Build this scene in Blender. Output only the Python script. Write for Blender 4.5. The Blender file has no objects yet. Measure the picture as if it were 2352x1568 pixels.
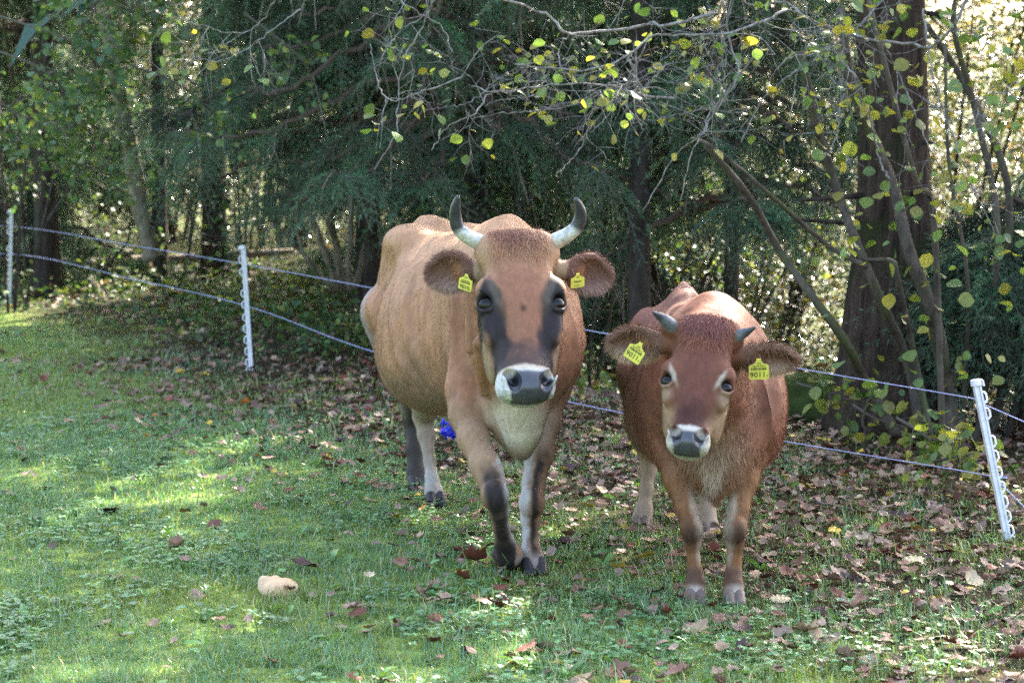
import bpy, bmesh, math, random
import numpy as np
from mathutils import Vector, Matrix

random.seed(7)
RNG = np.random.default_rng(7)
scene = bpy.context.scene
COL = scene.collection
R = math.radians

# ------------------------------------------------------------------ camera
CAM_Z, FPX, PITCH = 1.55, 5130.0, 0.0943          # focal length in 2352-px units of the photograph
cam_data = bpy.data.cameras.new('camera')
cam = bpy.data.objects.new('camera', cam_data)
COL.objects.link(cam)
cam.location = (0, 0, CAM_Z)
cam.rotation_euler = (math.pi / 2 - math.atan(PITCH), 0, 0)
cam_data.sensor_width = 36
cam_data.lens = FPX / 2352 * 36
cam_data.clip_end = 500
cam_data.dof.use_dof = True
cam_data.dof.focus_distance = 7.5
cam_data.dof.aperture_fstop = 5.0
scene.camera = cam

# ------------------------------------------------------------------ light
SUN_AZ, SUN_EL = R(27), R(40)                     # low autumn sun behind the trees, slightly right
sun_vec = Vector((math.sin(SUN_AZ) * math.cos(SUN_EL), math.cos(SUN_AZ) * math.cos(SUN_EL), math.sin(SUN_EL)))
world = bpy.data.worlds.new('World')
scene.world = world
world.use_nodes = True
wn = world.node_tree
sky = wn.nodes.new('ShaderNodeTexSky')
sky.sky_type = 'NISHITA'
sky.sun_disc = False
sky.sun_elevation = SUN_EL
sky.sun_rotation = SUN_AZ
sky.air_density, sky.dust_density, sky.ozone_density = 1.0, 5.0, 0.6
wn.links.new(sky.outputs[0], wn.nodes['Background'].inputs[0])
wn.nodes['Background'].inputs[1].default_value = 0.15
sun_data = bpy.data.lights.new('sun', 'SUN')
sun_data.energy = 5.0
sun_data.angle = R(0.53)
sun_data.color = (1.0, 0.93, 0.82)
sun = bpy.data.objects.new('sun', sun_data)
COL.objects.link(sun)
sun.rotation_euler = (-sun_vec).to_track_quat('-Z', 'Y').to_euler()
sun.location = (8, 16, 14)
scene.view_settings.view_transform = 'Standard'
scene.view_settings.look = 'None'
scene.view_settings.exposure = 2.9
scene.view_settings.gamma = 1.0
scene.cycles.use_denoising = False
scene.cycles.max_bounces = 7
scene.cycles.diffuse_bounces = 3
scene.cycles.glossy_bounces = 2
scene.cycles.transmission_bounces = 4
scene.cycles.transparent_max_bounces = 8
scene.cycles.sample_clamp_indirect = 6.0
scene.cycles.caustics_reflective = False
scene.cycles.caustics_refractive = False

# ------------------------------------------------------------------ helpers
def at(px, py, Y):
    """world point seen at photograph pixel (2352 wide) at distance Y along +Y"""
    c = 1.0 / math.sqrt(1 + PITCH * PITCH); s = PITCH * c
    u = (px - 1176) / FPX; v = (784 - py) / FPX
    dx, dy, dz = u, c + v * s, -s + v * c
    t = Y / dy
    return np.array((dx * t, Y, CAM_Z + dz * t))

def hash3(ix, iy, iz, seed):
    h = (ix * 374761393 + iy * 668265263 + iz * 2147483647 + seed * 1274126177).astype(np.int64) & 0xffffffff
    h = ((h ^ (h >> 13)) * 1274126177) & 0xffffffff
    return ((h ^ (h >> 16)) & 0xffff) / 65535.0

def noise3(P, scale=1.0, seed=0):
    """value noise in 0..1"""
    Q = np.asarray(P, dtype=np.float64) * scale
    I = np.floor(Q).astype(np.int64); F = Q - I
    F = F * F * (3 - 2 * F)
    r = 0
    for dx in (0, 1):
        for dy in (0, 1):
            for dz in (0, 1):
                w = (F[:, 0] if dx else 1 - F[:, 0]) * (F[:, 1] if dy else 1 - F[:, 1]) * (F[:, 2] if dz else 1 - F[:, 2])
                r = r + w * hash3(I[:, 0] + dx, I[:, 1] + dy, I[:, 2] + dz, seed)
    return r

def fbm(P, scale=1.0, seed=0, octaves=3):
    r, a, t = 0, 1.0, 0
    for i in range(octaves):
        r = r + a * noise3(P, scale * 2 ** i, seed + i * 17); t += a; a *= 0.5
    return r / t

def sstep(e0, e1, x):
    t = np.clip((x - e0) / (e1 - e0), 0, 1)
    return t * t * (3 - 2 * t)

def np_mesh(name, V, faces, cols=None, smooth=False, byte=False):
    """mesh from numpy arrays; faces: list of (n,k) index arrays"""
    me = bpy.data.meshes.new(name)
    V = np.ascontiguousarray(V, dtype=np.float32)
    faces = [np.asarray(f, dtype=np.int32) for f in faces if len(f)]
    nl = sum(f.size for f in faces); nf = sum(len(f) for f in faces)
    me.vertices.add(len(V)); me.vertices.foreach_set('co', V.ravel())
    me.loops.add(nl); me.loops.foreach_set('vertex_index', np.concatenate([f.ravel() for f in faces]))
    me.polygons.add(nf)
    tot = np.concatenate([np.full(len(f), f.shape[1], np.int32) for f in faces])
    st = np.concatenate([[0], np.cumsum(tot)[:-1]]).astype(np.int32)
    me.polygons.foreach_set('loop_start', st)
    me.polygons.foreach_set('loop_total', tot)
    me.polygons.foreach_set('use_smooth', np.full(nf, smooth, dtype=bool))
    me.update(calc_edges=True)
    if cols is not None:
        c = np.ones((len(V), 4), np.float32); c[:, :3] = cols
        if byte:                                   # corner colours, readable by hair strands too
            at_ = me.color_attributes.new('Col', 'BYTE_COLOR', 'CORNER')
            li = np.zeros(nl, np.int32); me.loops.foreach_get('vertex_index', li)
            at_.data.foreach_set('color', c[li].ravel())
        else:
            at_ = me.color_attributes.new('Col', 'FLOAT_COLOR', 'POINT')
            at_.data.foreach_set('color', c.ravel())
    return me

def link(name, me, mat=None, parent=None, loc=None, rot=None):
    o = bpy.data.objects.new(name, me)
    COL.objects.link(o)
    if mat is not None and me is not None and len(me.materials) == 0:
        me.materials.append(mat)
    if parent is not None: o.parent = parent
    if loc is not None: o.location = [float(x) for x in loc]
    if rot is not None: o.rotation_euler = rot
    return o

def tag(o, label=None, cat=None, group=None, kind=None):
    if label: o['label'] = label
    if cat: o['category'] = cat
    if group: o['group'] = group
    if kind: o['kind'] = kind
    return o

def empty(name, loc, label, cat, group=None):
    o = bpy.data.objects.new(name, None)
    COL.objects.link(o)
    o.location = [float(x) for x in loc]
    o.empty_display_size = 0.1
    return tag(o, label, cat, group)

class MB:
    """collects vertices and faces of one mesh"""
    def __init__(s): s.V, s.F, s.C, s.n = [], {}, [], 0
    def add(s, V, F, col=None):
        V = np.asarray(V, float); s.V.append(V)
        for f in F:
            f = np.asarray(f, int)
            if len(f): s.F.setdefault(f.shape[1], []).append(f + s.n)
        c = np.zeros((len(V), 3)) + (np.asarray(col, float) if col is not None else 1.0)
        s.C.append(c); s.n += len(V)
    def mesh(s, name, smooth=False, byte=False):
        return np_mesh(name, np.concatenate(s.V), [np.concatenate(f) for f in s.F.values()], np.concatenate(s.C), smooth, byte)

def tube(pts, rad, n=6, col=None, cap=True, wob=0.0, seed=0):
    """tapered tube along a polyline -> V, F"""
    P = np.asarray(pts, float); m = len(P)
    rad = np.broadcast_to(np.asarray(rad, float), (m,))
    T = np.gradient(P, axis=0); T /= np.linalg.norm(T, axis=1)[:, None] + 1e-12
    up = np.array((0.0, 0, 1)) if abs(T[0][2]) < 0.9 else np.array((1.0, 0, 0))
    V = []
    ang = np.arange(n) * 2 * math.pi / n
    for i in range(m):
        a = np.cross(T[i], up); a /= np.linalg.norm(a) + 1e-12
        b = np.cross(a, T[i]); up = b
        r = rad[i] * np.ones(n)
        if wob: r = r * (1 + wob * np.sin(ang * 3 + seed + i * 0.4) + wob * 0.6 * np.sin(ang * 5 + seed * 2 - i * 0.3))
        V.append(P[i] + np.outer(np.cos(ang) * r, a) + np.outer(np.sin(ang) * r, b))
    V = np.concatenate(V)
    i, j = np.meshgrid(np.arange(m - 1), np.arange(n), indexing='ij')
    i, j = i.ravel(), j.ravel(); k = (j + 1) % n
    F = [np.stack([i * n + j, i * n + k, (i + 1) * n + k, (i + 1) * n + j], 1)]
    if cap:
        V = np.concatenate([V, P[:1], P[-1:]]); c0, c1 = m * n, m * n + 1
        jj = np.arange(n); kk = (jj + 1) % n
        F.append(np.concatenate([np.stack([kk, jj, np.full(n, c0)], 1), np.stack([(m - 1) * n + jj, (m - 1) * n + kk, np.full(n, c1)], 1)]))
    return V, F

def curve_pts(P, n):
    """Catmull-Rom resampling of a polyline"""
    P = np.asarray(P, float)
    Q = np.concatenate([[2 * P[0] - P[1]], P, [2 * P[-1] - P[-2]]])
    t = np.linspace(0, len(P) - 1 - 1e-6, n); i = t.astype(int); f = (t - i)[:, None]
    a, b, c, d = Q[i], Q[i + 1], Q[i + 2], Q[i + 3]
    return 0.5 * (2 * b + (c - a) * f + (2 * a - 5 * b + 4 * c - d) * f ** 2 + (3 * b - a - 3 * c + d) * f ** 3)

def scatter(TV, TF, pos, Rm, sc, cols=None, jitter=None):
    """N transformed copies of a template as one V, F, C"""
    N, k = len(pos), len(TV)
    sc = np.broadcast_to(np.asarray(sc, float).reshape(-1, 1, 1) if np.ndim(sc) else np.full((1, 1, 1), sc), (N, 1, 1))
    V = np.einsum('nij,kj->nki', Rm, TV) * sc + np.asarray(pos)[:, None, :]
    off = (np.arange(N) * k)[:, None, None]
    F = [(f[None] + off).reshape(-1, f.shape[1]) for f in TF]
    C = None if cols is None else np.repeat(np.asarray(cols), k, axis=0)
    return V.reshape(-1, 3), F, C

def frames(d, roll=None, up=(0, 0, 1)):
    """rotation matrices whose X column follows d (N,3); Z near up"""
    d = np.asarray(d, float); d = d / (np.linalg.norm(d, axis=1)[:, None] + 1e-12)
    u = np.broadcast_to(np.asarray(up, float), d.shape)
    y = np.cross(u, d); ln = np.linalg.norm(y, axis=1)[:, None]
    y = np.where(ln < 1e-4, np.array((0.0, 1, 0)), y / (ln + 1e-12))
    z = np.cross(d, y)
    if roll is not None:
        c, s = np.cos(roll)[:, None], np.sin(roll)[:, None]
        y, z = y * c + z * s, z * c - y * s
    return np.stack([d, y, z], 2)

def rand_dirs(n, rng=RNG):
    v = rng.normal(size=(n, 3)); return v / np.linalg.norm(v, axis=1)[:, None]

# ------------------------------------------------------------------ materials
def new_mat(name):
    m = bpy.data.materials.new(name); m.use_nodes = True
    nt = m.node_tree; nt.nodes.clear()
    out = nt.nodes.new('ShaderNodeOutputMaterial')
    return m, nt, out

def mat_simple(name, col, rough=0.6, spec=0.3, noise=None, bump=None, metal=0.0):
    """principled with noise-modulated colour. noise=(scale, other colour), bump=(scale, strength)"""
    m, nt, out = new_mat(name)
    b = nt.nodes.new('ShaderNodeBsdfPrincipled')
    b.inputs['Roughness'].default_value = rough
    b.inputs['Specular IOR Level'].default_value = spec
    b.inputs['Metallic'].default_value = metal
    b.inputs['Base Color'].default_value = (*col, 1)
    tc = nt.nodes.new('ShaderNodeTexCoord')
    if noise:
        n = nt.nodes.new('ShaderNodeTexNoise'); n.inputs['Scale'].default_value = noise[0]; n.inputs['Detail'].default_value = 6
        n.inputs['Roughness'].default_value = 0.7
        nt.links.new(tc.outputs['Object'], n.inputs['Vector'])
        r = nt.nodes.new('ShaderNodeValToRGB')
        r.color_ramp.elements[0].position, r.color_ramp.elements[1].position = 0.35, 0.65
        r.color_ramp.elements[0].color = (*col, 1); r.color_ramp.elements[1].color = (*noise[1], 1)
        nt.links.new(n.outputs['Fac'], r.inputs[0]); nt.links.new(r.outputs[0], b.inputs['Base Color'])
    if bump:
        n2 = nt.nodes.new('ShaderNodeTexNoise'); n2.inputs['Scale'].default_value = bump[0]; n2.inputs['Detail'].default_value = 5
        nt.links.new(tc.outputs['Object'], n2.inputs['Vector'])
        bp = nt.nodes.new('ShaderNodeBump'); bp.inputs['Strength'].default_value = bump[1]; bp.inputs['Distance'].default_value = 0.01
        nt.links.new(n2.outputs['Fac'], bp.inputs['Height']); nt.links.new(bp.outputs[0], b.inputs['Normal'])
    nt.links.new(b.outputs[0], out.inputs[0])
    return m

def mat_leaf(name, rough=0.45, spec=0.4, trans=0.45, tint=(1.25, 1.2, 0.55), gain=1.0):
    """leaf: vertex colour 'Col', diffuse + gloss on top and light passing through"""
    m, nt, out = new_mat(name)
    a = nt.nodes.new('ShaderNodeAttribute'); a.attribute_name = 'Col'
    b = nt.nodes.new('ShaderNodeBsdfPrincipled')
    b.inputs['Roughness'].default_value = rough; b.inputs['Specular IOR Level'].default_value = spec
    nt.links.new(a.outputs['Color'], b.inputs['Base Color'])
    mul = nt.nodes.new('ShaderNodeMix'); mul.data_type = 'RGBA'; mul.blend_type = 'MULTIPLY'; mul.inputs[0].default_value = 1
    nt.links.new(a.outputs['Color'], mul.inputs[6]); mul.inputs[7].default_value = (*[t * gain for t in tint], 1)
    t = nt.nodes.new('ShaderNodeBsdfTranslucent')
    nt.links.new(mul.outputs[2], t.inputs[0])
    mx = nt.nodes.new('ShaderNodeMixShader'); mx.inputs[0].default_value = trans
    nt.links.new(b.outputs[0], mx.inputs[1]); nt.links.new(t.outputs[0], mx.inputs[2])
    nt.links.new(mx.outputs[0], out.inputs[0])
    return m

def mat_vcol(name, rough=0.6, spec=0.3, sheen=0.0, bump=None, noise=None):
    m, nt, out = new_mat(name)
    a = nt.nodes.new('ShaderNodeAttribute'); a.attribute_name = 'Col'
    b = nt.nodes.new('ShaderNodeBsdfPrincipled')
    b.inputs['Roughness'].default_value = rough; b.inputs['Specular IOR Level'].default_value = spec
    if sheen:
        b.inputs['Sheen Weight'].default_value = sheen; b.inputs['Sheen Roughness'].default_value = 0.4
    col = a.outputs['Color']
    tc = nt.nodes.new('ShaderNodeTexCoord')
    if noise:
        n = nt.nodes.new('ShaderNodeTexNoise'); n.inputs['Scale'].default_value = noise[0]; n.inputs['Detail'].default_value = 6
        mp = nt.nodes.new('ShaderNodeMapping'); mp.inputs['Scale'].default_value = noise[2] if len(noise) > 2 else (1, 1, 1)
        nt.links.new(tc.outputs['Object'], mp.inputs['Vector']); nt.links.new(mp.outputs[0], n.inputs['Vector'])
        mr = nt.nodes.new('ShaderNodeMapRange'); mr.inputs[1].default_value, mr.inputs[2].default_value = 0.3, 0.7
        mr.inputs[3].default_value, mr.inputs[4].default_value = 1 - noise[1], 1 + noise[1]
        nt.links.new(n.outputs['Fac'], mr.inputs[0])
        mul = nt.nodes.new('ShaderNodeMix'); mul.data_type = 'RGBA'; mul.blend_type = 'MULTIPLY'; mul.inputs[0].default_value = 1
        nt.links.new(col, mul.inputs[6]); nt.links.new(mr.outputs[0], mul.inputs[7]); col = mul.outputs[2]
    nt.links.new(col, b.inputs['Base Color'])
    if bump:
        n2 = nt.nodes.new('ShaderNodeTexNoise'); n2.inputs['Scale'].default_value = bump[0]; n2.inputs['Detail'].default_value = 5
        nt.links.new(tc.outputs['Object'], n2.inputs['Vector'])
        bp = nt.nodes.new('ShaderNodeBump'); bp.inputs['Strength'].default_value = bump[1]; bp.inputs['Distance'].default_value = 0.01
        nt.links.new(n2.outputs['Fac'], bp.inputs['Height']); nt.links.new(bp.outputs[0], b.inputs['Normal'])
    nt.links.new(b.outputs[0], out.inputs[0])
    return m
# ------------------------------------------------------------------ the ground
def gz(x, y):
    x = np.asarray(x, float); y = np.asarray(y, float)
    z = 0.018 * np.sin(x * 1.7 + 0.6) * np.sin(y * 1.1) * sstep(9.5, 12, y)
    drop = sstep(-0.6, 1.2, x - 0.05 * (y - 12))                    # falls away behind the big spruce, level on the left
    z = z - 0.15 * np.clip(y - 12.6, 0, 10) * drop
    z = z + 0.10 * sstep(14, 22, y) * (1 - drop) + 0.09 * np.maximum(0, y - 32) 
    return z

def litter(x, y):
    """how thickly fallen leaves lie, 0..1"""
    P = np.stack([np.asarray(x, float), np.asarray(y, float), np.zeros(len(np.atleast_1d(x)))], 1)
    n = fbm(P, 1.3, 41) - .5
    return np.clip(.42 + .40 * P[:, 0] + .17 * (P[:, 1] - 7.8) + n * .55, .05, 1) * (1 - .35 * sstep(14, 18, P[:, 1]))

gx = np.concatenate([np.linspace(-40, -8, 24)[:-1], np.linspace(-8, 8, 160), np.linspace(8, 40, 24)[1:]])
gy = np.concatenate([np.linspace(-12, 4, 12)[:-1], np.linspace(4, 26, 200), np.linspace(26, 110, 60)[1:]])
GX, GY = np.meshgrid(gx, gy)
gV = np.stack([GX.ravel(), GY.ravel(), gz(GX.ravel(), GY.ravel()) - .004 + .02 * (fbm(np.stack([GX.ravel(), GY.ravel(), GX.ravel() * 0], 1), 3, 4) - .5) * sstep(9.8, 12, GY.ravel())], 1)
nx, ny = len(gx), len(gy)
I, J = np.meshgrid(np.arange(ny - 1), np.arange(nx - 1), indexing='ij'); I, J = I.ravel(), J.ravel()
gF = np.stack([I * nx + J, I * nx + J + 1, (I + 1) * nx + J + 1, (I + 1) * nx + J], 1)
Lw = litter(gV[:, 0], gV[:, 1])
gC = np.zeros((len(gV), 3)) + (.185, .245, .065)
gC = gC + (np.array((.052, .036, .022)) - gC) * sstep(.25, .75, Lw)[:, None]
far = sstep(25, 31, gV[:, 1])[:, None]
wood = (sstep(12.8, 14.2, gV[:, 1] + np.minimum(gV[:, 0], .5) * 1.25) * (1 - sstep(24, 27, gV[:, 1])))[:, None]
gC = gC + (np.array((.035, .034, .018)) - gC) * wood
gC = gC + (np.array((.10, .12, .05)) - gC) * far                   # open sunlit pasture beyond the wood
gm_, nt, out = new_mat('meadow_soil')
a = nt.nodes.new('ShaderNodeAttribute'); a.attribute_name = 'Col'
tc = nt.nodes.new('ShaderNodeTexCoord')
n1 = nt.nodes.new('ShaderNodeTexNoise'); n1.inputs['Scale'].default_value = 9; n1.inputs['Detail'].default_value = 8; n1.inputs['Roughness'].default_value = .75
nt.links.new(tc.outputs['Object'], n1.inputs['Vector'])
rp = nt.nodes.new('ShaderNodeValToRGB'); e = rp.color_ramp.elements
e[0].position, e[1].position = .38, .62
e[0].color = (.35, .35, .35, 1); e[1].color = (1.5, 1.5, 1.2, 1)
nt.links.new(n1.outputs['Fac'], rp.inputs[0])
mu = nt.nodes.new('ShaderNodeMix'); mu.data_type = 'RGBA'; mu.blend_type = 'MULTIPLY'; mu.inputs[0].default_value = 1
nt.links.new(a.outputs['Color'], mu.inputs[6]); nt.links.new(rp.outputs[0], mu.inputs[7])
b = nt.nodes.new('ShaderNodeBsdfPrincipled'); b.inputs['Roughness'].default_value = .95; b.inputs['Specular IOR Level'].default_value = .1
nt.links.new(mu.outputs[2], b.inputs['Base Color'])
n2 = nt.nodes.new('ShaderNodeTexNoise'); n2.inputs['Scale'].default_value = 60; n2.inputs['Detail'].default_value = 5
nt.links.new(tc.outputs['Object'], n2.inputs['Vector'])
bp = nt.nodes.new('ShaderNodeBump'); bp.inputs['Strength'].default_value = .7; bp.inputs['Distance'].default_value = .02
nt.links.new(n2.outputs['Fac'], bp.inputs['Height']); nt.links.new(bp.outputs[0], b.inputs['Normal'])
nt.links.new(b.outputs[0], out.inputs[0])
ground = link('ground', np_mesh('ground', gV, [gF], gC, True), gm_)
tag(ground, kind='structure')

# ---- grass blades
grass_mat = mat_leaf('grass', rough=.32, spec=.75, trans=.35, tint=(1.2, 1.15, .5))
def field_points(n, y0, y1, rng, pad=1.1, extra=.25):
    """random ground points inside the (widened) view, denser in front"""
    y = y0 * (y1 / y0) ** rng.uniform(0, 1, n)
    x = rng.uniform(-1, 1, n) * (y * .229 + extra) * pad
    return x, y
def build_grass():
    rg = np.random.default_rng(11)
    x, y = field_points(930000, 5.4, 21, rg, 1.1, 1.4)
    L = litter(x, y)
    P = np.stack([x, y, x * 0], 1)
    tuft = fbm(P, 2.6, 50); fine = fbm(P, 9, 51)
    dens = np.clip(1.15 - 1.15 * L, .24, 1) * (.35 + 1.3 * sstep(.35, .65, fine)) * (1 - .4 * sstep(13, 17, y)) * (1 - .85 * sstep(11.5, 13.5, y + x * 1.25))
    k = rg.uniform(0, 1, len(x)) < dens * .95
    x, y, tuft, fine, L = x[k], y[k], tuft[k], fine[k], L[k]; n = len(x)
    h = rg.gamma(5, .2, n) * (.014 + .016 * sstep(.3, .7, tuft) + .030 * (rg.uniform(0, 1, n) < .05)) * (.75 + .5 * fine) * (1 + .35 * L)
    w = rg.uniform(.0009, .0021, n) * (1 + .14 * (y - 6))
    th = rg.uniform(0, 2 * math.pi, n); lean = rg.uniform(.3, 1.5, n)
    d = np.stack([np.cos(th), np.sin(th), np.zeros(n)], 1); s = np.stack([-np.sin(th), np.cos(th), np.zeros(n)], 1)
    o = np.stack([x, y, gz(x, y) - .004], 1); up = np.array((0, 0, 1.0))
    m1 = o + up * (h * .55)[:, None] + d * (h * lean * .25)[:, None]
    t = o + up * (h * (1.05 - .42 * lean))[:, None] + d * (h * lean * .8)[:, None]
    sw = s * w[:, None]
    V = np.stack([o - sw, o + sw, m1 - sw * .8, m1 + sw * .8, t], 1).reshape(-1, 3)
    pal = np.array([(.150, .275, .115), (.185, .290, .085), (.125, .250, .125), (.245, .300, .080), (.44, .39, .24), (.165, .310, .160)])
    patch = fbm(np.stack([x, y, x * 0], 1), 1.1, 52)
    pick = np.where(rg.uniform(0, 1, n) < .05, 4, np.where(patch + rg.normal(0, .12, n) > .54, np.where(rg.uniform(0, 1, n) < .5, 3, 1), rg.choice([0, 2, 5, 1], n)))
    c = pal[pick] * rg.uniform(.7, 1.3, n)[:, None]
    q = np.arange(n)[:, None] * 5
    me = np_mesh('grass', V, [q + np.array([[0, 1, 3, 2]]), q + np.array([[2, 3, 4]])], np.repeat(c, 5, 0))
    tag(link('grass', me, grass_mat), 'short green meadow grass', kind='stuff')
build_grass()

def leaf_template(outline, fold=.18, curl=.0, seg=None):
    """leaf in the XY plane along +X from the stalk, unit length; outline = half widths at t=0..1"""
    t = np.linspace(0, 1, len(outline)); w = np.asarray(outline, float)
    z = -curl * (t - .3) ** 2
    mid = np.stack([t, 0 * t, z], 1)
    lf = np.stack([t, w, z + fold * w], 1)[1:-1]; rt = np.stack([t, -w, z + fold * w], 1)[1:-1]
    V = np.concatenate([mid, lf, rt]); m = len(t); k = m - 2
    T, Qd = [], []
    for s, b in ((0, m), (1, m + k)):
        tri1 = [0, 1, b] if s else [0, b, 1]
        # quads between the midrib and the edge
        T.append(tri1)
        for i in range(k - 1):
            q = [i + 1, b + i, b + i + 1, i + 2]
            Qd.append(q if not s else q[::-1])
        e = [m - 2, b + k - 1, m - 1]
        T.append(e if not s else e[::-1])
    return V, [np.array(T), np.array(Qd)]
ROUND = leaf_template([0, .34, .46, .45, .30, 0], .12, .25)
OVAL = leaf_template([0, .22, .30, .28, .17, 0], .25, .2)
LONG = leaf_template([0, .09, .14, .16, .13, 0], .35, .5)

def build_clover():
    rg = np.random.default_rng(12)
    x, y = field_points(44000, 5.4, 12.5, rg, 1.1, 1.2)
    P = np.stack([x, y, x * 0], 1)
    k = rg.uniform(0, 1, len(x)) < sstep(.46, .62, fbm(P, 1.7, 60)) * np.clip(1.15 - 1.3 * litter(x, y), .02, 1)
    x, y = x[k], y[k]; n = len(x)
    base = np.stack([x, y, gz(x, y) + rg.uniform(.008, .034, n)], 1)
    V, F, C, off = [], [], [], 0
    ang = rg.uniform(0, 6.28, n); size = rg.uniform(.010, .022, n); col = np.array((.145, .28, .125)) * rg.uniform(.6, 1.35, (n, 1)) * rg.uniform(.85, 1.15, (n, 3))
    pos, Rm, sc, cc = [], [], [], []
    for j in range(3):
        a = ang + j * 2.09
        d = np.stack([np.cos(a), np.sin(a), rg.uniform(-.15, .35, n)], 1)
        pos.append(base); Rm.append(frames(d, rg.uniform(-.3, .3, n))); sc.append(size); cc.append(col)
    V, F, C = scatter(ROUND[0], ROUND[1], np.concatenate(pos), np.concatenate(Rm), np.concatenate(sc), np.concatenate(cc))
    clover_mat = mat_leaf('clover_leaf', rough=.34, spec=.6, trans=.3)
    tag(link('clover', np_mesh('clover', V, F, C), clover_mat), 'low blue green clover leaves among the grass', kind='stuff')
    # broad rosette leaves
    x, y = field_points(420, 5.7, 12, rg); n = len(x)
    pos, d, sc, cc = [], [], [], []
    for i in range(n):
        m = rg.integers(2, 6); a0 = rg.uniform(0, 6.28)
        for j in range(m):
            a = a0 + j * 6.28 / m + rg.normal(0, .3); el = rg.uniform(.15, .9)
            pos.append((x[i], y[i], gz(x[i], y[i]))); d.append((math.cos(a) * math.cos(el), math.sin(a) * math.cos(el), math.sin(el)))
            sc.append(rg.uniform(.03, .075)); cc.append(np.array((.125, .26, .070)) * rg.uniform(.7, 1.35))
    V, F, C = scatter(LONG[0], LONG[1], np.array(pos), frames(np.array(d), rg.normal(0, .4, len(d))), np.array(sc), np.array(cc))
    tag(link('meadow_herbs', np_mesh('meadow_herbs', V, F, C), clover_mat), 'broad green plantain and dandelion leaves', kind='stuff')
build_clover()

# ---- fallen leaves
def fallen_leaf_mesh(name, kind, rg):
    n = 40
    th = np.linspace(0, 2 * math.pi, n, endpoint=False)
    if kind == 'maple':
        r = .40 + .11 * np.abs(np.cos(2.5 * th)) ** .8 + .06 * np.cos(th) + .035 * np.sin(13 * th + rg.uniform(0, 6))
    elif kind == 'oak':
        r = (.30 + .20 * np.cos(th) ** 2) * (1 + .15 * np.sin(9 * th + rg.uniform(0, 6)))
    else:
        r = .27 + .23 * np.cos(th) ** 2 + .012 * np.sin(17 * th)
    r = r * (1 + .05 * rg.normal(size=n))
    pts = np.stack([np.cos(th) * r, np.sin(th) * r, 0 * th], 1)
    V = np.concatenate([[[0, 0, 0]], pts * .45, pts * .78, pts])
    ax = rg.uniform(0, 3.14); k1, k2 = rg.uniform(-.9, 1.6), rg.uniform(-.5, .8)
    def curl(v):
        s = v[:, 0] * math.cos(ax) + v[:, 1] * math.sin(ax); q = -v[:, 0] * math.sin(ax) + v[:, 1] * math.cos(ax)
        z = k1 * s ** 2 + k2 * q ** 2 + .10 * np.sin(9 * s + 4 * q + ax * 3) * np.hypot(s, q) - .05 * np.exp(-(v[:, 1] / .03) ** 2)
        return np.stack([v[:, 0] * (1 - .22 * abs(k1) * s ** 2), v[:, 1], z], 1)
    V = curl(V); V[:, 2] -= V[:, 2].min()
    i = np.arange(n); j = (i + 1) % n
    F = [np.stack([0 * i, 1 + i, 1 + j], 1), np.concatenate([np.stack([1 + o * n + i, 1 + (o + 1) * n + i, 1 + (o + 1) * n + j, 1 + o * n + j], 1) for o in (0, 1)])]
    # stalk
    sv, sf = tube(curve_pts([V[1 + 2 * n + n // 2], V[1 + 2 * n + n // 2] + (-.16, .03, .04), V[1 + 2 * n + n // 2] + (-.32, .10, .02)], 5), .008, 4)
    F = [F[0], np.concatenate([F[1], sf[0] + len(V)])]
    return np.concatenate([V, sv]), F
LEAF_COL = {'brown': (.20, .108, .068), 'greyish brown': (.265, .178, .128), 'dark brown': (.075, .038, .033), 'reddish brown': (.15, .045, .025), 'tan': (.36, .235, .14), 'yellow': (.50, .34, .05), 'orange': (.55, .17, .02), 'cream': (.48, .38, .24)}
litter_mat = mat_vcol('dry_leaf', rough=.55, spec=.35, bump=(35, .3), noise=(28, .30))
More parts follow.
